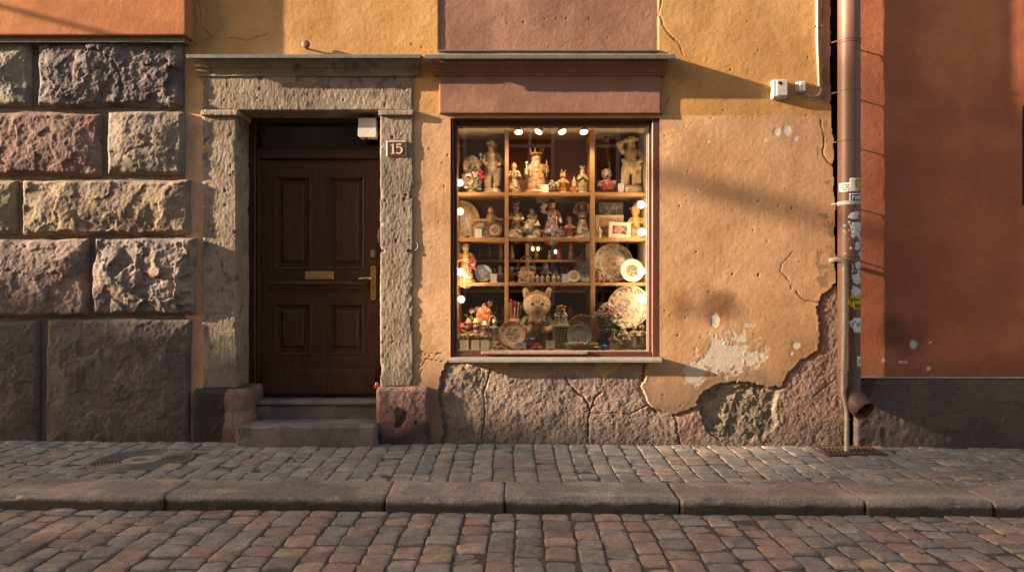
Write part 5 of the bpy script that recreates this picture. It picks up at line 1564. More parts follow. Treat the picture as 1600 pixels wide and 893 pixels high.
# row three, left bay
fig("lady_figurine", "blond lady in yellow carrying a red bundle at the third shelf's outer end", "figurine", 727.5, 2, 63, lady(SKIN, GOLD, (.55, .36, .12), (.50, .42, .30), 1, .19), speck=[(.4, .1, .08), CR], base=(.26, CR), y=.30, extras=[flowers([(.14, -.17, .56), (.20, -.14, .44), (.22, -.12, .36)], [RED, (.45, .25, .15)], .07)], wide=1.1)
fig("cone_figurine", "dark red cone shaped tree ornament behind the blue plate", "ornament", 763.5, 2, 32, [cap((0, 0, .1), (0, 0, .9), .26, .03, (.18, .06, .045))], speck=[DRK], y=.46, m_=MMATT)
for px, h_, c, lb in ((742, 18, DRK, "small dark round pot beside the blond lady's feet"), (782, 26, (.12, .09, .07), "dim brown bottle shape close against the left divider"), (772, 22, (.16, .10, .07), "dim brown jug between the price card and the divider")):
    fig("small_pot", lb, "pot", px, 2, h_, [ell((0, 0, .32), (.30, .28, .32), c), cap((0, 0, .55), (0, 0, .92), .14, .11, c)], speck=[GRY], y=.42, bodyname="pot_body")
# row three, middle bay
fig("child_figurine", "white child with a red hem beside the divider on the third shelf", "figurine", 799, 2, 27, child(WH, WH, WH, (.38, .05, .05)), speck=[(.35, .3, .25)], base=(.22, WH), wide=1.15)
fig("group_figurine", "small white crowd group in front of the basket handle", "figurine", 816.5, 2, 23, couple(WH, CR) + [ell((0, -.05, .85), (.09, .09, .10), (.5, .12, .1)), cap((0, -.05, .4), (0, -.05, .7), .12, .09, WH)], speck=[RED, GRY], wide=1.35, base=(.3, WH), y=.28)
fig("candle_figurine", "tiny white house with a thin candle on the third shelf", "ornament", 825, 2, 20, [cap((0, 0, .12), (0, 0, .42), .22, .2, WH), cap((0, 0, .5), (0, 0, .95), .07, .035, WH)], speck=[TAN], y=.27)
TW = [(832.5, 13, (.42, .33, .22), "tan peg doll"), (839.5, 13, (.48, .42, .34), "cream peg doll"), (847, 12, (.35, .34, .33), "grey hooded peg doll"), (856, 13, (.55, .5, .42), "white peg doll before the clown"), (865.5, 13, (.58, .54, .48), "white round headed peg doll"), (873, 12, (.50, .46, .40), "cream peg doll beside the bluish card")]
for px, h_, c, lb in TW:
    fig("peg_doll", "tiny " + lb + " in the front row of the third shelf", "figurine", px, 2, h_, robed(SKIN, c, tuple(np.array(c) * .7)), y=.26, speck=[GRY], group="tiny dolls in the front row of the third shelf", wide=1.3, vox=30)
fig("clown_figurine", "red and blue clown like figure with a grey hat behind the tiny dolls", "figurine", 852.5, 2, 33, child(SKIN, GRY, (.25, .28, .30), (.40, .06, .08)), speck=[RED, LBL], y=.36, base=(.2, GRY), extras=[hat(.84, .15, GRY, .12)])
fig("gnome_figurine", "red coated gnome with a thin hat in the dark middle of the third shelf", "figurine", 868, 2, 29, gnome(SKIN, (.36, .04, .04), (.10, .05, .05)), y=.36)
fig("bell_ornament", "small tarnished bell shaped ornament behind the card on the third shelf", "ornament", 878.5, 2, 26, [cap((0, 0, .15), (0, 0, .65), .28, .14, (.17, .12, .08)), ell((0, 0, .88), (.09, .09, .09), TAN)], y=.42)
fig("bottle_ornament", "slim grey bottle ornament above the lettered price card", "ornament", 887, 2, 23, [cap((0, 0, .1), (0, 0, .5), .17, .13, GRY), cap((0, 0, .6), (0, 0, .95), .05, .03, WH)], y=.40)
fig("bear_figurine", "brown bear bust half hidden behind the light blue plate", "figurine", 903, 2, 42, [ell((0, 0, .35), (.25, .2, .35), BRN), ell((.05, -.03, .80), (.19, .17, .17), TAN), ell((-.10, 0, .93), (.06, .05, .07), BRN), ell((.2, 0, .93), (.06, .05, .07), BRN), ell((.07, -.17, .75), (.09, .08, .07), CR)], y=.45, m_=MMATT)
# row three, right bay
fig("gnome_figurine", "dark red doll with a black hat at the foot of the large patterned plate", "figurine", 935, 2, 24, gnome(SKIN, (.30, .03, .03), DRK), speck=[DRK, GOLD], y=.27, wide=1.2)
fig("swan_figurine", "small grey and gold swan dish leaning before the large patterned plate", "figurine", 948, 2, 26, animal((.30, .26, .2), GOLD), speck=[DRK, CR], y=.33)
# bottom, left
BOT = .17
NK = [(722, 40, (.42, .30, .2), DRK, RED, "nutcracker figure with a pale beard, nearest the window's left edge"), (732, 47, (.5, .4, .28), DRK, (.3, .12, .08), "dark coated soldier figure second from the window's left edge"), (744, 48, (.58, .48, .36), BRN, (.45, .3, .15), "cream robed figure behind the middle price card"), (757.5, 44, (.5, .42, .34), (.25, .05, .05), WH, "white aproned cook figure with a red jacket behind the third price card")]
for px, h_, c, low, ht_, lb in NK:
    fig("nutcracker", lb, "figurine", px, 3, h_, child(SKIN, ht_, c, low), y=.22, speck=[RED, DRK, CR], base=(.22, BRN), extras=[hat(.85, .14, ht_, .15)], group="figures standing in the bottom of the display")
fig("fan_ornament", "red and gold painted fan shaped ornament above the cook figure", "ornament", 757, 3, 68, [cap((0, 0, .0), (0, 0, .5), .10, .08, BRN), ell((0, 0, .72), (.19, .06, .24), (.40, .10, .06)), cap((-.1, 0, .62), (.1, 0, .85), .06, .05, GOLD)], y=.34, speck=[GOLD], m_=MMATT)
fig("shepherd_figurine", "blue and white shepherd with a tall crook beside the round flower plate", "figurine", 772.5, 3, 48, lady(SKIN, BRN, LBL, (.30, .22, .16), 2, .22), y=.24, speck=[WH, BLU], base=(.24, TAN), extras=[arch(.94, .10, CR, 12, .022, -.06), staff(-.17, .35, .94, CR, -.08, False)])
for px, h_, c, lb in ((776, 12, WH, "white"), (786, 10, (.45, .40, .33), "greyish")):
    fig("lamb_figurine", "tiny %s lamb lying at the front beside the price cards" % lb, "figurine", px, 3, h_, animal(c, CR), y=.115, speck=[TAN], wide=1.1, vox=32)
fig("lamb_figurine", "tiny cream lamb in front of the round flower plate", "figurine", 797, 3, 13, animal(CR, TAN), y=.115, speck=[GRY], vox=32)
# bottom, middle
EYE = (.015, .013, .012)
bear = [cap((-.10, 0, .06), (-.09, 0, .30), .095, .10, (.26, .18, .12)), cap((.10, 0, .06), (.09, 0, .30), .095, .10, (.26, .18, .12)), cap((0, 0, .34), (0, 0, .46), .19, .16, (.27, .25, .17)), cap((-.17, 0, .46), (-.26, -.07, .34), .075, .065, (.27, .25, .17)), cap((.17, 0, .46), (.26, -.07, .34), .075, .065, (.27, .25, .17)),
        cap((-.26, -.07, .34), (-.12, -.18, .30), .055, .05, SKIN), cap((.26, -.07, .34), (.12, -.18, .30), .055, .05, SKIN),
        ell((0, 0, .71), (.235, .19, .20), (.60, .43, .29)), ell((0, .05, .78), (.225, .18, .16), (.42, .22, .09)), ell((0, -.13, .655), (.15, .09, .10), (.64, .48, .35)), ell((0, -.215, .675), (.030, .03, .022), (.52, .2, .16)), ell((0, -.215, .625), (.05, .015, .010), (.36, .12, .09)),
        cap((-.17, 0, .86), (-.19, 0, .95), .055, .045, (.55, .36, .20)), cap((.17, 0, .86), (.20, 0, .96), .055, .040, (.55, .36, .20)), ell((-.186, -.045, .925), (.028, .02, .045), (.66, .48, .34)), ell((.19, -.045, .93), (.028, .02, .045), (.66, .48, .34)), ell((0, 0, .925), (.035, .035, .04), CR),
        ell((-.085, -.183, .735), (.038, .020, .034), (.68, .62, .54)), ell((.085, -.183, .735), (.038, .020, .034), (.68, .62, .54)), ell((-.080, -.205, .735), (.019, .012, .022), EYE), ell((.080, -.205, .735), (.019, .012, .022), EYE)]
fig("bear_doll", "large wide eyed bear eared doll in a patterned green jumper, biggest figure of the display", "doll", 839, 3, 95, bear, y=.30, rough=.003, vox=110, m_=mat("doll_paint", rough=.55, grain=.10, gscale=90, bump=.2, bdist=.002), extras=[flowers([(-.10, -.19, .42), (.02, -.20, .45), (.10, -.18, .42), (-.02, -.2, .38)], [(.35, .06, .04), (.5, .28, .08), (.16, .2, .28)], .05)])
fig("child_figurine", "small figure in a blue shirt and red trousers before the bear eared doll", "figurine", 827, 3, 36, child(SKIN, GRY, (.10, .24, .32), (.40, .05, .03)), y=.20, speck=[BLU], base=(.2, BLU))
fig("post_ornament", "narrow wooden post ornament with a pink top beside the wicker stool", "ornament", 849, 3, 38, [cap((0, 0, .05), (0, 0, .72), .12, .10, BRN), ell((0, 0, .84), (.17, .12, .10), PNK)], y=.22, speck=[TAN])
fig("car_ornament", "little bright red car ornament with a yellow front", "ornament", 839, 3, 13, [ell((0, 0, .30), (.58, .30, .28), (.5, .02, .02)), ell((-.05, 0, .62), (.36, .25, .28), (.5, .02, .02)), ell((.3, -.1, .3), (.28, .24, .22), (.65, .33, .04)), ell((-.35, -.25, .14), (.14, .08, .14), DRK), ell((.35, -.25, .14), (.14, .08, .14), DRK)], y=.115, rough=.002)
zc_ = SH[3] + ht(37, .28)
fig("cherub_figurine", "white cherubs holding an orange flower basket on top of the wicker stool", "figurine", 876, 3, 31, couple(WH, WH), y=.28, speck=[GRY], base=(.30, WH), wide=1.5, z=zc_ + .001, extras=[flowers([(-.14, -.1, .86), (.02, -.1, .92), (.18, -.08, .86), (.1, -.1, .78)], [(.55, .25, .05), (.6, .32, .1)], .10)])
# bottom, right
WD = [(957.5, 28, WH, (.5, .2, .12), .17, "white hooded figure with a red bib before the purple pot"), (967.5, 17, GRY, WH, .13, "smallest grey and white figure in the front right group"), (978.5, 28, (.56, .50, .36), GOLD, .15, "cream doll with a yellow dress in the front right group"), (973.5, 37, (.55, .42, .30), (.42, .16, .1), .26, "taller cream and red figure behind the front right group")]
for px, h_, c1, c2, yy, lb in WD:
    fig("robed_figurine", lb, "figurine", px, 3, h_, robed(SKIN, c1, c2), y=yy, speck=[CR, GRY], base=(.22, c1), group="figures standing in the bottom of the display", wide=1.25)
for px, lb in ((991, "white and green lady, left one of the tall pair by the window frame"), (1003, "white and green lady, right one of the tall pair by the window frame")):
    fig("lady_figurine", lb, "figurine", px, 3, 38, lady(SKIN, WH, WH, (.36, .40, .24), 1, .17), y=.20, speck=[GRN, GOLD, WH], base=(.2, GRN), group="figures standing in the bottom of the display", wide=1.1, extras=[flowers([(0, -.04, .96), (.07, 0, .93), (-.07, 0, .93)], [WH], .05)])

# ------------------------------------------------------------------ plates
def plate(name, label, px, row, r_px, cols, tilt=14, yaw=0, y=.42, rx=1.0, ring=None, centre=None, beads=None, cat="plate", cy=None, lift=0.0, seed=0, dens=.12):
    y = y + (DY if row < 3 else 0)
    r = ht(r_px, y)
    cz = SH[row] + r * math.cos(rad(tilt)) + .002 if cy is None else PZ(cy, y)
    root = thing(name, label, cat, (PX(px, y), y, cz), "plates on display")
    nr, na = 26, 72
    t = np.linspace(0, 1, nr)
    prof = np.where(t < .62, .06 * 0 + 0 * t, (t - .62) / .38 * .14)
    R, A = np.meshgrid(t, np.linspace(0, 2 * math.pi, na, endpoint=False))
    u = R.ravel() * np.cos(A.ravel()); v = R.ravel() * np.sin(A.ravel()); d = -np.tile(prof, na)
    base, rim, pats, cpat = cols
    Q = np.stack([u * 3 + seed, v * 3, u * 0], 1)
    C = np.ones((len(u), 3)) * np.array(base)
    rr = np.hypot(u, v)
    C = np.where((rr > .66)[:, None], np.array(rim), C)
    n1 = fbm(Q, 3.2, 3, seed + 900)
    rim_pat = np.sin(A.ravel() * 18 + 3 * n1) * .35 + fbm(Q, 5.5, 2, seed + 901)
    for k, c in enumerate(pats):
        C = np.where((((rim_pat > .02 + .14 * k) & (rr > .68) & (rr < .95)))[:, None], np.array(c), C)
    for k, c in enumerate(cpat):
        g = fbm(Q + 7 * k, 3.0 + k, 3, seed + 910 + k)
        C = np.where(((g > dens) & (rr < .56 - .06 * k))[:, None], np.array(c), C)
    if ring is not None: C = np.where((rr > ring[0])[:, None], np.array(ring[1]), C)
    tl, yw_ = rad(tilt), rad(yaw)
    X = u * r * rx; Y = d * r; Zz = v * r
    Y2 = Y * math.cos(tl) + Zz * math.sin(tl); Z2 = Zz * math.cos(tl) - Y * math.sin(tl)
    X3 = X * math.cos(yw_) - Y2 * math.sin(yw_); Y3 = X * math.sin(yw_) + Y2 * math.cos(yw_)
    V = np.stack([X3, Y3, Z2], 1) + np.array(root.location)
    F = []
    for a in range(na):
        b = (a + 1) % na
        for i in range(nr - 1): F.append([a * nr + i, a * nr + i + 1, b * nr + i + 1, b * nr + i])
    o = mesh_np("plate_body", V, F, MC, root, C)
    so = o.modifiers.new("thickness", 'SOLIDIFY'); so.thickness = .006; so.offset = 0
    if beads is not None:
        m = MB()
        for k in range(beads[0]):
            a = 2 * math.pi * k / beads[0]
            X = math.cos(a) * r * rx; Zz = math.sin(a) * r; Y = -.14 * r
            Y2 = Y * math.cos(tl) + Zz * math.sin(tl); Z2 = Zz * math.cos(tl) - Y * math.sin(tl)
            m.ball((root.location.x + X * math.cos(yw_) - Y2 * math.sin(yw_), root.location.y + X * math.sin(yw_) + Y2 * math.cos(yw_), root.location.z + Z2), r * .035, beads[1], 6, 4)
        m.build("beaded_rim", MC, root, True)
    # easel behind
    m = MB(); L = Vector(root.location)
    if cy is None:
        for s in (-1, 1):
            m.tube([(L.x + s * r * .3, L.y - .02, L.z - r * math.cos(tl) - .001), (L.x + s * r * .25, L.y + .05 + r * .1, L.z - r * .2), (L.x, L.y + .06 + r * .3, SH[row] + .004)], .004, 6, BRN)
        m.build("easel", MMATT, root, True)
    return root
plate("plate", "large faded cream plate cut off by the window frame, second shelf", 718, 1, 31, ((.50, .36, .20), (.52, .38, .22), [(.33, .2, .1), (.28, .24, .18)], [(.36, .22, .12), (.3, .27, .22)]), y=.46, seed=1)
plate("medallion", "small red and white round medallion leaning on the picture frame", 772.5, 1, 12.5, ((.55, .45, .33), (.16, .07, .04), [], [(.42, .06, .04), (.2, .16, .1)]), y=.28, tilt=10, seed=2, dens=.0)
plate("badge", "tiny white round badge leaning on the second shelf's front edge", 799.5, 1, 5.8, (WH, CR, [], [PNK]), y=.24, seed=3)
plate("doily", "tiny round lace ornament at the flower arch woman's feet", 917, 1, 6, ((.48, .46, .42), (.4, .38, .34), [DRK], [DRK]), y=.27, seed=4)
plate("plate", "dim blue plate with an orange centre, beside the blond lady", 755, 2, 14, ((.18, .22, .33), (.22, .26, .36), [(.5, .45, .4), BLU], [(.4, .16, .08), WH]), y=.36, seed=5)
plate("plate", "small white rimmed plate with a gold centre overlapping the light blue plate", 896.5, 2, 9.5, ((.42, .33, .2), (.55, .5, .42), [], [GOLD, BRN]), y=.27, seed=6)
plate("plate", "light blue plate with a dark painted figure on the third shelf", 914, 2, 16, ((.34, .46, .52), (.36, .47, .53), [(.22, .3, .36)], [(.14, .16, .16)]), y=.31, seed=7, dens=.30)
plate("plate", "large plate with a dark leafy rim and red figure", 958, 2, 31, ((.52, .42, .28), (.48, .40, .28), [(.14, .13, .10), (.2, .15, .08)], [(.40, .09, .05), (.48, .26, .06)]), y=.46, seed=8, dens=.22)
plate("plate", "white plate with a broad plain rim and grey red flowers near the window edge", 987.5, 2, 18.5, ((.60, .54, .45), (.62, .56, .46), [], [(.30, .27, .25), (.38, .12, .11), GRN]), y=.28, seed=9, dens=.02)
plate("plate", "round plate with a copper rim and scattered flowers beside the bear eared doll", 800.5, 3, 21.5, ((.58, .52, .42), (.60, .53, .43), [(.3, .1, .08)], [(.30, .10, .09), (.2, .18, .15)]), y=.19, tilt=16, seed=10, ring=(.9, (.42, .20, .07)), dens=.10, cy=522)
plate("plate", "brown plate edged with white beads leaning behind the blue grey plate", 910, 3, 26, ((.20, .07, .03), (.21, .075, .03), [], [(.48, .38, .24)]), y=.30, tilt=14, seed=11, beads=(44, (.62, .55, .42)), dens=.34)
plate("plate", "blue grey plate with a dim scene in front of the bead edged brown plate", 905, 3, 19.5, ((.28, .31, .33), (.22, .28, .36), [(.34, .38, .42)], [(.18, .18, .17), (.4, .36, .3)]), y=.19, tilt=16, seed=12, dens=.05)
plate("plate", "biggest plate of the display, with a dark leaf wreath, behind the bouquet", 983, 3, 34, ((.55, .44, .32), (.58, .48, .36), [(.10, .13, .07), (.25, .06, .05)], [(.20, .16, .12), (.35, .3, .28)]), y=.33, tilt=12, yaw=-24, cy=479, seed=13, dens=.18)

# ------------------------------------------------------------------ frames, cards
def noisepic(name, x0, x1, z0, z1, y, cols, parent, seed, sc=26, tl=0):
    nx, nz = 26, 20
    X, Z = np.meshgrid(np.linspace(x0, x1, nx), np.linspace(z0, z1, nz))
    Q = np.stack([X.ravel(), X.ravel() * 0 + y, Z.ravel()], 1)
    C = tone(cols, sc, seed, 3)(Q)
    P2 = Q.copy()
    P2[:, 1] += (Q[:, 2] - z0) * tl
    V = np.concatenate([P2, P2 + [0, .004, 0]])
    F = grid_faces(nx, nz); F2 = F[:, ::-1] + nx * nz
    return mesh_np(name, V, np.concatenate([F, F2]), MMATT, parent, np.concatenate([C, C]))
def frame(label, px0, py0, px1, py1, row, y, w_px, c, cols, seed, tl=.12, rot=0, cat="picture frame"):
    y = y + DY
    x0, x1 = PX(px0, y), PX(px1, y); H = ht(py1 - py0, y); z0 = SH[row] + .001; z1 = z0 + H; w = ht(w_px, y)
    root = thing("picture_frame", label, cat, ((x0 + x1) / 2, y, z0), "framed pictures on the second shelf")
    m = MB()
    def bar(a, b, c0, d):
        k = len(m.V); m.box(a, b, y - .008, y + .012, c0, d, bev=.003)
    bar(x0, x0 + w, z0, z1); bar(x1 - w, x1, z0, z1); bar(x0 + w, x1 - w, z0, z0 + w); bar(x0 + w, x1 - w, z1 - w, z1)
    m.V = [(v[0], v[1] + (v[2] - z0) * tl, v[2]) for v in m.V]; m.C = [c] * len(m.V)
    m.build("frame", MMATT, root)
    noisepic("picture", x0 + w * .9, x1 - w * .9, z0 + w * .9, z1 - w * .9, y + .002, cols, root, seed, tl=tl)
    m = MB(); xm = (x0 + x1) / 2; m.tube([(xm, y + .02 + H * .5 * tl, z0 + H * .5), (xm, y + .02 + H * .45, z0)], .006, 6, BRN); m.build("prop", MMATT, root)
    if rot:
        root.rotation_euler = (0, rad(rot), 0)
    return root
frame("pale wooden frame with a dark flowery picture, left bay of the second shelf", 733, 339, 768, 370, 1, .36, 4, (.52, .32, .13), [(.08, .07, .05), (.4, .33, .22), (.15, .13, .08)], 31)
frame("large cream frame around a red lined picture at the back of the second shelf", 930.5, 333, 975, 370, 1, .36, 5, (.56, .40, .20), [(.46, .30, .18), (.36, .12, .07), (.50, .36, .22)], 33)
frame("dark patterned picture without mount, highest behind the cream frame", 936, 312, 975, 370, 1, .44, 2, (.12, .08, .04), [(.05, .045, .035), (.25, .2, .13), (.08, .07, .05)], 35)
frame("whitish frame tilted in front, with a black and pink flower picture", 950.5, 345, 985, 370, 1, .28, 6, (.60, .50, .38), [(.03, .03, .025), (.45, .2, .17), (.05, .05, .04)], 37, rot=3)
M_CARD = mat("white_card", (.70, .66, .58), rough=.8, grain=.05, bump=0)
M_CARDB = mat("blue_card", (.42, .50, .60), rough=.8, grain=.05, bump=0)
def card(label, px0, py0, px1, py1, row, y, m_=None, z=None):
    y = y + (DY if row < 3 else 0)
    x0, x1 = PX(px0, y), PX(px1, y); H = ht(py1 - py0, y); z0 = SH[row] + .001 if z is None else z
    root = thing("price_card", label, "price card", ((x0 + x1) / 2, y, z0), "price cards among the figurines")
    def pt(x, zz, o): return (x, y + (zz - z0) * .22 - o, zz)
    m = MB(); m.add([pt(x0, z0, 0), pt(x1, z0, 0), pt(x1, z0 + H, 0), pt(x0, z0 + H, 0), pt(x0, z0, -.002), pt(x1, z0, -.002), pt(x1, z0 + H, -.002), pt(x0, z0 + H, -.002)], [[0, 1, 2, 3], [7, 6, 5, 4], [0, 4, 5, 1], [3, 2, 6, 7], [0, 3, 7, 4], [1, 5, 6, 2]])
    m.add([(x0 + .002, y + .003, z0), (x1 - .002, y + .003, z0), ((x0 + x1) / 2, y + .03, z0)], [[0, 1, 2]])
    m.build("card", m_ or M_CARD, root)
    rs_ = random.Random(int(px0)); m = MB()
    for k in range(4):
        zz = z0 + H * (.82 - .2 * k); a = x0 + (x1 - x0) * rs_.uniform(.1, .25); b = x1 - (x1 - x0) * rs_.uniform(.1, .4)
        th = .0028 if k == 0 else .0014
        m.add([pt(a, zz, .0006), pt(b, zz, .0006), pt(b, zz + th, .0006), pt(a, zz + th, .0006)], [[0, 1, 2, 3]])
    o = m.build("print", S_INK, root)
    return root
card("white price card at the crowned king's feet", 845, 287, 857, 299, 0, .24)
card("small grey price card before the tall cream statue", 966, 285, 975, 299, 0, .25)
card("white price card leaning on the flowery picture frame", 742, 357, 752.5, 371, 1, .25)
card("white price card in the dark beside the dim blue plate", 766, 421, 776, 434, 2, .30)
card("bluish white price card beside the small white rimmed plate", 878, 428, 889.5, 441, 2, .235, M_CARDB)
card("white price card nearest the window's left edge, below the nutcracker", 718.5, 533, 732, 548, 3, .118)
card("white price card between two others below the cream robed figure", 736.5, 532, 749, 547, 3, .118)
card("white price card below the white aproned cook figure", 751, 531.5, 764, 546.5, 3, .118)
card("light blue price card with a ragged top before the copper rimmed plate", 805.5, 533.5, 822, 545, 3, .118, M_CARDB)
card("white price card before the wicker stool", 853, 532, 867, 546.5, 3, .118)

# ------------------------------------------------------------------ flowers, baskets, pots
def petals(m, c0, r, col, n, rs_, leaf=None):
    for k in range(n):
        a = rs_.uniform(0, 6.28); b = rs_.uniform(-.6, 1.3)
        d = Vector((math.cos(a) * math.cos(b), math.sin(a) * math.cos(b), math.sin(b)))
        p = Vector(c0) + d * r * rs_.uniform(.35, .9)
        s = r * rs_.uniform(.25, .42)
        u = d.cross(Vector((.3, .2, 1))).normalized(); w = d.cross(u)
        cc = tuple(np.array(col) * rs_.uniform(.65, 1.15))
        m.add([p - u * s, p + w * s * .8 + d * s * .2, p + u * s, p - w * s * .8 + d * s * .3], [[0, 1, 2, 3]], cc)
def bouquet(name, label, base, spots, cols, vase=None, seed=0, leaves=40, lr=.05, cat="bouquet", stemc=GRN):
    rs_ = random.Random(seed)
    root = thing(name, label, cat, base)
    m = MB()
    for p in spots:
        q = Vector(p)
        m.tube([Vector(base) + Vector((rs_.uniform(-.01, .01), rs_.uniform(-.01, .01), .06)), Vector(base).lerp(q, .6) + Vector((0, 0, .02)), q], .003, 5, stemc)
    m.build("stems", MMATT, root)
    m = MB()
    for k in range(leaves):
        p = Vector(base).lerp(Vector(rs_.choice(spots)), rs_.uniform(.45, .95)) + Vector((rs_.uniform(-1, 1), rs_.uniform(-1, 1), rs_.uniform(-1, .4))) * lr * .6
        a = rs_.uniform(0, 6.28); u = Vector((math.cos(a), math.sin(a) * .6 - .3, rs_.uniform(-.3, .8))).normalized(); w = u.cross(Vector((0, -.4, 1))).normalized()
        s = lr * rs_.uniform(.5, 1)
        m.add([p, p + u * s * .5 + w * s * .2, p + u * s, p + u * s * .5 - w * s * .2], [[0, 1, 2, 3]], tuple(np.array(stemc) * rs_.uniform(.5, 1.4)))
    m.build("leaves", MMATT, root)
    for i, p in enumerate(spots):
        m = MB(); petals(m, p, lr * rs_.uniform(.42, .62), cols[i % len(cols)], 26, rs_); m.build("blossom", MMATT, root)
    if vase: vase(root)
    return root
def flor(y, pts): return [(PX(a, y) , y + dy, PZ(b, y)) for a, b, dy in pts]
yv = .21
vb = at(948, 3, yv)
def purple_pot(root):
    m = MB(); m.lathe([(.038, 0), (.040, .004), (.054, .145), (.058, .15), (.058, .165), (.052, .165), (.048, .14)], 24, (.075, .030, .105), vb); m.build("pot", MMATT, root, True)
bouquet("bouquet", "bouquet of pink, white and yellow flowers in a purple pot", (vb[0], vb[1], vb[2] + .05), flor(yv, [(936, 489, 0), (944, 493, -.03), (941, 482, .02), (952, 483, -.02), (960, 485, 0), (948, 478, .03), (957, 493, -.05), (968, 492, -.02), (963, 489, .01), (931, 493, .02), (951, 490, -.06)]),
        [(.66, .52, .48), (.62, .36, .36), (.66, .50, .42), (.60, .20, .30), (.62, .55, .30), (.64, .45, .42), (.66, .56, .3)], purple_pot, 3, 60, .085)
yv = .40
vb2 = at(757, 3, yv)
def dim_vase(root):
    m = MB(); m.lathe([(.04, 0), (.055, .03), (.06, .12), (.035, .2), (.04, .24)], 20, (.10, .08, .07), vb2); m.build("vase", MC, root, True)
bouquet("dried_bouquet", "loose dim bouquet of dried pink flowers, left corner of the display", (vb2[0], vb2[1], vb2[2] + .15), flor(yv, [(746, 483, 0), (757, 478, .02), (766, 475, 0), (752, 490, -.03), (762, 488, -.02), (738, 486, 0), (750, 497, -.04), (768, 492, 0), (735, 498, 0)]),
        [(.36, .22, .17), (.42, .27, .2), (.3, .16, .12), (.5, .42, .36)], dim_vase, 5, 46, .075, stemc=(.10, .08, .04))
b0 = at(866, 0, .375)
def posy_ball(root):
    m = MB(); m.ball((b0[0], b0[1], b0[2] + .055), .040, (.30, .22, .12), 12, 8); m.lathe([(.028, 0), (.034, .02), (.028, .04)], 14, BRN, b0); m.build("holder", MMATT, root, True)
rs = random.Random(8)
bouquet("posy", "round posy of white flowers with dark centres on the top shelf", (b0[0], b0[1], b0[2] + .02), [(b0[0] + .045 * math.cos(a) * math.cos(e), b0[1] - .045 * abs(math.sin(a)) * math.cos(e), b0[2] + .058 + .045 * math.sin(e)) for a, e in [(k * .9, -.5 + (k % 4) * .5) for k in range(14)]], [(.66, .58, .46), (.6, .5, .38), (.5, .42, .33)], posy_ball, 6, 20, .04, "posy")
bp = at(955, 0, .43)
bouquet("flower_stem", "single long stemmed pink blossom standing tall on the top right shelf", (bp[0] + .01, bp[1], bp[2]), flor(.43, [(945.5, 214, 0), (950, 217, -.01), (946, 220, 0)]), [(.62, .27, .26), (.66, .33, .32)], None, 9, 3, .05, "flower", stemc=(.20, .14, .06))
# brush pot
L = at(805, 3, .30)
bp_ = thing("brush_pot", "cream pot bristling with red and wooden sticks beside the bear eared doll", "pot", (L[0], L[1], SH[3]))
zt_ = PZ(497, .30)
m = MB(); m.lathe([(.045, 0), (.05, .01), (.04, (zt_ - L[2]) * .5), (.052, zt_ - L[2]), (.046, zt_ - L[2]), (.035, .05)], 20, CR, L); m.build("pot", MC, bp_, True)
rs = random.Random(4)
for k in range(13):
    c = rs.choice([(.45, .05, .03), (.50, .08, .04), (.42, .26, .12), (.55, .42, .28), (.2, .1, .05)])
    dx = rs.uniform(-.03, .03); m = MB()
    top = (L[0] + dx * 2.4, L[1] + rs.uniform(-.03, .03), zt_ + rs.uniform(.06, .17))
    m.tube([(L[0] + dx * .8, L[1] + rs.uniform(-.02, .02), zt_ - .1), top], .004, 6, c); m.ball(top, .008, c, 6, 5, (1, 1, 1.6)); m.build("stick", MMATT, bp_)
# wicker stool under the cherubs
L = at(876, 3, .28)
wc = thing("stool", "small white wicker stool carrying the cherubs with the flower basket", "stool", L)
w2, hS = ht(13.5, .28), ht(37, .28)
m = MB(); m.box(L[0] - w2, L[0] + w2, L[1] - .06, L[1] + .06, L[2] + hS - .022, L[2] + hS, WH, .004); m.build("seat", MMATT, wc)
for sx in (-1, 1):
    for sy in (-1, 1):
        m = MB(); m.tube([(L[0] + sx * w2 * .92, L[1] + sy * .05, L[2]), (L[0] + sx * w2 * .8, L[1] + sy * .05, L[2] + hS - .02)], .007, 8, WH); m.build("leg", MMATT, wc)
m = MB()
for k in range(8):
    z = L[2] + .012 + k * (hS - .04) / 8; m.tube([(L[0] - w2 * .85, L[1] - .05, z), (L[0] + w2 * .85, L[1] - .05, z + .004)], .0035, 5, WH)
for k in range(6):
    x = L[0] + (k - 2.5) / 3 * w2; m.tube([(x, L[1] - .05, L[2] + .01), (x + .02, L[1] - .05, L[2] + hS - .02)], .003, 5, WH)
m.build("lattice", MMATT, wc)
# basket handle
L = at(822, 2, .40)
bk = thing("basket", "round wicker basket with a tall hoop handle on the third shelf", "basket", L)
rB = ht(14.5, .40)
m = MB(); m.lathe([(rB * .7, 0), (rB * .95, .05), (rB, .10), (rB * .93, .10), (rB * .85, .05)], 24, TAN, L); m.build("basket_body", MMATT, bk, True)
m = MB(); m.tube([(L[0] + rB * math.cos(a), L[1], L[2] + .08 + (ht(41, .40) - .08) * math.sin(a)) for a in np.linspace(0, math.pi, 18)], .008, 8, TAN); m.build("handle", MMATT, bk, True)
m = MB(); rs = random.Random(2)
for k in range(22): m.ball((L[0] + rs.uniform(-.8, .8) * rB, L[1] + rs.uniform(-.5, .3) * rB, L[2] + .10 + rs.uniform(0, .035)), .018, rs.choice([(.4, .1, .05), TAN, (.3, .2, .08), CR]), 7, 5)
m.build("basket_fill", MMATT, bk, True)
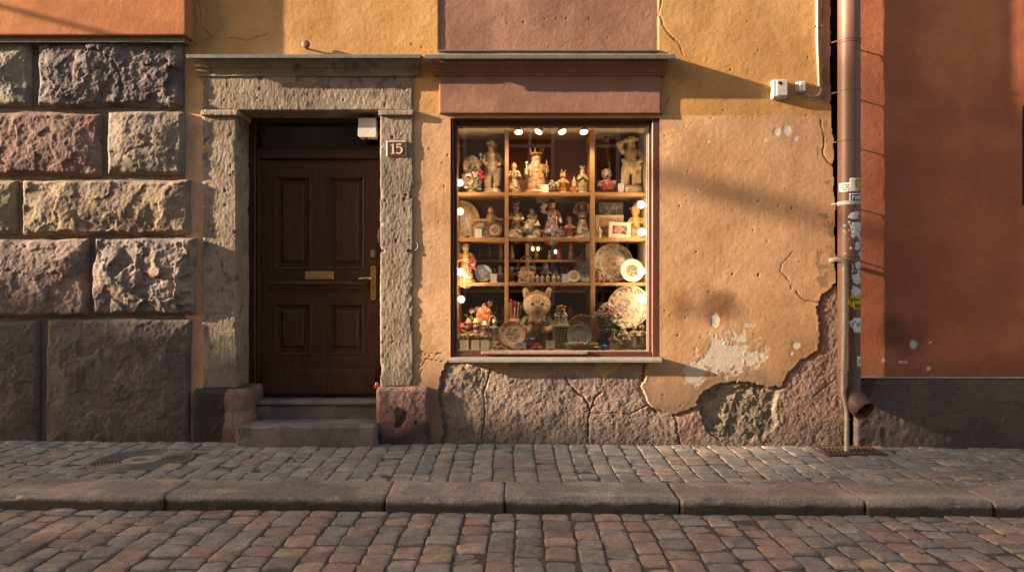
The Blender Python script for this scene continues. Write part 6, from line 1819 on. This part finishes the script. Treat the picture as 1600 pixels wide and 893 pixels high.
# long white boat basket with shells
L = at(908, 3, .125)
lb = thing("shell_dish", "long white scalloped dish heaped with shells at the front of the display", "dish", L)
ln, wd_ = ht(27, .125), .045
nu, nv = 40, 8
V = []; F = []
for j in range(nv):
    t_ = j / (nv - 1)
    for i in range(nu):
        a = 2 * math.pi * i / nu
        sc = .55 + .45 * t_ ** .6 + (.03 * math.sin(a * 14) if j > 4 else 0)
        V.append((L[0] + ln * sc * math.cos(a), L[1] + wd_ * sc * math.sin(a) * (1 if j else 1), L[2] + .002 + .045 * t_ + .012 * t_ * math.cos(a) ** 2))
for j in range(nv - 1):
    for i in range(nu): F.append([j * nu + i, j * nu + (i + 1) % nu, (j + 1) * nu + (i + 1) % nu, (j + 1) * nu + i])
F.append(list(range(nu)))
o = mesh_np("dish", np.array(V), F, MC, lb, np.array([WH] * len(V))); so = o.modifiers.new("t", 'SOLIDIFY'); so.thickness = .004
m = MB(); rs = random.Random(7)
for k in range(60): m.ball((L[0] + rs.uniform(-.8, .8) * ln, L[1] + rs.uniform(-.5, .6) * wd_, L[2] + .045 + rs.uniform(0, .02)), rs.uniform(.008, .014), rs.choice([WH, CR, (.55, .4, .33), (.5, .45, .4), (.4, .2, .14)]), 7, 5, (1.3, 1, .7))
o = m.build("shells", MC, lb, True); o["kind"] = "stuff"
for nm, lbl, px, c, y in (("bowl", "small bright yellow bowl at the front of the display", 931, (.66, .36, .03), .115), ("trinket_box", "small bright blue trinket box beside the yellow bowl", 944, (.05, .22, .42), .115)):
    L = at(px, 3, y); t = thing(nm, lbl, nm.split("_")[0], L)
    r = ht(7.5 if nm == "bowl" else 5.5, y)
    m = MB()
    if nm == "bowl":
        m.lathe([(r * .4, 0), (r * .9, .02), (r, .03), (r * .9, .03), (r * .6, .012)], 20, c, L); m.build("bowl_body", MC, t, True)
        m = MB(); m.ball((L[0], L[1], L[2] + .024), r * .55, (.55, .22, .05), 10, 6, (1, 1, .6)); m.build("filling", MC, t, True)
    else:
        m.lathe([(r * .8, 0), (r, .006), (r, .028), (r * .9, .030)], 16, c, L); m.build("box_body", MC, t, True)
        m = MB(); m.lathe([(r * 1.05, .031), (r * .8, .042), (r * .15, .046), (r * .2, .055), (r * .02, .058)], 16, c, L); m.build("lid", MC, t, True)
for px, y, lbl in ((815, .12, "tiny white shell dish before the light blue price card"), (862, .12, "tiny pale dish half behind the white price card"), (802, .12, "tiny rose patterned dish below the copper rimmed plate")):
    L = at(px, 3, y); t = thing("small_dish", lbl, "dish", L)
    m = MB(); r = ht(4.5, y); m.lathe([(r * .5, 0), (r * .9, .012), (r, .022), (r * .9, .022), (r * .6, .008)], 16, CR if px != 802 else PNK, L); m.build("dish_body", MC, t, True)
    m = MB(); m.ball((L[0], L[1], L[2] + .018), r * .5, WH, 8, 6, (1, 1, .6)); m.build("contents", MC, t, True)
finish_blobs()
# ------------------------------------------------------------------ across the street
# houses opposite (outside the frame): they shade the street and show in the shop window's glass
M_OPP = mat("opposite_plaster", (.44, .36, .27), rough=.9, grain=.1, gscale=3, bump=0)
M_OWIN = mat("opposite_glass", (.03, .03, .035), rough=.1, grain=0, bump=0)
M_OFR = mat("opposite_window_paint", (.75, .73, .69), rough=.5, grain=0, bump=0)
def opp(x0, x1, yf, h, label, ny=True):
    o = thing("opposite_house", label, "building", ((x0 + x1) / 2, yf, -.1))
    m = MB(); m.box(x0, x1, yf - 6, yf, -.2, h); m.build("wall", M_OPP, o)
    n = int((x1 - x0) / 1.9)
    for r_, z in enumerate((.9, 3.6, 6.3)):
        for k in range(n):
            xc_ = x0 + (k + .5) * (x1 - x0) / n
            w = MB()
            for a_, b_ in ((-.55, -.47), (-.04, .04), (.47, .55)):
                w.box(xc_ + a_, xc_ + b_, yf, yf + .04, z, z + 1.7)
            for a_, b_ in ((0, .08), (.8, .86), (1.62, 1.7)):
                w.box(xc_ - .55, xc_ + .55, yf + .002, yf + .035, z + a_, z + b_)
            wf = w.build("window", M_OFR, o)
            g = MB(); g.box(xc_ - .5, xc_ + .5, yf, yf + .01, z + .04, z + 1.66); g.build("pane", M_OWIN, wf)
    return o
opp(-22, 15, -9.6, 9.0, "pale plastered house opposite, seen only as a reflection in the shop window glass")
# unseen added wall, its outline shaped to throw the soft shade on the facades
GX = -50.0
def E(x, z, yg=0.0):
    """point of the gable's outline whose shade edge falls on the wall (or on the ground yg in front of it) at x, z"""
    q = (x - GX) / SUN_DIR.x
    return (yg - q, z - SUN_DIR.z * q)
prof = [(E(-9, 0)[0], -.2), E(-9, 2.4), E(-6, 1.75), E(-4.3, 1.45), E(-2.5, .92), E(-1.0, .45), E(0.0, .17), E(.8, .03), E(1.15, 0.0), (E(1.5, 0, -.55)[0], E(1.1, 0)[1]), (E(1.5, 0, -1.05)[0], E(1.15, 0)[1]), (E(1.5, 0, -1.07)[0], 18), (-16, 18), (-16, -.2)]
bh = thing("shade_wall", "unseen wall far off to the side, added and outlined to shade the street", "wall", (GX, -8, -.1))
m = MB(); m.prism_x(prof, GX - .4, GX); m.build("wall", M_OPP, bh)
ya, yb_ = E(3.5, 0)[0], E(1.5, 0, -1.06)[0]
m = MB(); m.box(GX - .5, GX + .05, yb_, ya, E(2.05, 0)[1], E(4.3, 2.95)[1]); m.build("shade_box", M_OPP, bh)  # unseen box added to keep sun off the pavement and far wall end
sl = thing("streak_caster", "unseen bar on a cable, added to cast the slanting shade streak", "shade caster", (-20, -3.52, 8.02))  # out of view, added only for the soft streak it throws on the plaster
def E2(x, z):
    q = (x + 20) / SUN_DIR.x
    return (-q, z - SUN_DIR.z * q)
y2_, z2_ = E2(2.0, 2.13)
m = MB(); m.tube([(-20, .1, z2_ + .05), (-20, y2_, z2_), (-20, -9.7, z2_ + .1)], .006, 6); m.build("cable", M_BLACK, sl)
m = MB(); m.box(-20.06, -19.94, E2(3.6, 0)[0], E2(.9, 0)[0], z2_ - .12, z2_ - .005, bev=.03); m.build("streak_bar", M_OPP, sl)
br = thing("shadow_arm", "unseen iron arm, added to cast the thin shadow line on the orange wall", "bracket", (-10, -.15, 5.2))  # out of view, added for its line of shadow on the upper wall
m = MB(); m.tube([(-10, .1, 5.16), (-10, -1.28, 5.19)], .022, 8); m.build("arm", M_BLACK, br)

# ------------------------------------------------------------------ small growth and litter on the ground
M_MOSS = mat("moss", (.060, .072, .022), rough=.95, grain=.4, gscale=60, bump=.4)
rs = random.Random(21)
m = MB()
def tuft(x, y, z, s):
    for k in range(rs.randint(3, 6)):
        a = rs.uniform(0, 6.28); h = s * rs.uniform(.5, 1.1)
        b = Vector((x + rs.uniform(-s, s) * .5, y + rs.uniform(-s, s) * .5, z))
        t_ = b + Vector((math.cos(a) * h * .6, math.sin(a) * h * .6, h))
        w = Vector((-math.sin(a), math.cos(a), 0)) * s * .12
        m.add([b - w, b + w, t_], [[0, 1, 2]], (1, 1, 1))
for _ in range(420):
    if rs.random() < .45: x, y = rs.gauss(-.4, .9), rs.uniform(-.35, -.01)
    elif rs.random() < .4: x, y = rs.gauss(-2.2, .35), rs.uniform(-.95, -.55)
    else: x, y = rs.uniform(-4, 4), rs.uniform(-1.15, -.01)
    tuft(x, y, GZ(x) + .001, rs.uniform(.008, .018))
for _ in range(90):
    x = rs.uniform(-4.2, 4.2); tuft(x, rs.uniform(-.02, .0), GZ(x), rs.uniform(.01, .03))
o = m.build("joint_grass", M_MOSS); tag(o, "thin green moss and grass growing in the pavement joints", "moss", None, "stuff")
m = MB()
for _ in range(700):
    if rs.random() < .5: x, y, z = rs.uniform(-4.4, 4.4), -rs.random() ** 2 * .16 - .01, .006
    elif rs.random() < .6: x, y, z = rs.uniform(-4.4, 4.4), -1.56 - rs.random() ** 2 * .25, -.080
    else: x, y, z = rs.uniform(-4, 4), rs.uniform(-3, -1.6), -.080
    s = rs.uniform(.002, .0065)
    g = rs.uniform(.5, 1.6)
    m.ball((x, y, GZ(x) + z + s * .4), s, (.20 * g, .165 * g, .13 * g), 5, 4, (rs.uniform(.7, 1.6), rs.uniform(.7, 1.4), .7))
o = m.build("grit", mat("grit", rough=.9, grain=.2, bump=0), None, True); tag(o, "grit and crumbled plaster gathered at the wall foot and kerb", "grit", None, "stuff")
def leaf(name, label, x, y, z, s, c, rot):
    m = MB(); V = []; F = []
    pr = [(-1, 0), (-.5, .42), (0, .55), (.5, .38), (1, 0), (.5, -.38), (0, -.55), (-.5, -.42)]
    for t_ in (0, .002):
        for a, b in pr:
            X, Y = a * s, b * s
            V.append((x + X * math.cos(rot) - Y * math.sin(rot), y + X * math.sin(rot) + Y * math.cos(rot), z + t_ + .25 * s * (b * b + .3 * a * a)))
    F = [list(range(8))[::-1], list(range(8, 16))] + [[i, (i + 1) % 8, 8 + (i + 1) % 8, 8 + i] for i in range(8)]
    m.add(V, F, c)
    return tag(m.build(name, mat("dry_leaf", rough=.7, grain=.2, gscale=80, bump=.2)), label, "leaf" if name == "dry_leaf" else "paper scrap")
leaf("dry_leaf", "small orange yellow leaf lying on the road against the kerb", PX(1033, -1.585), -1.585, -.079 + GZ(.93), .022, (.55, .28, .05), .3)
leaf("paper_scrap", "flat pale scrap of paper on the road against the kerb", -2.80, -1.60, -.079 + GZ(-2.8), .035, (.45, .42, .38), .1)
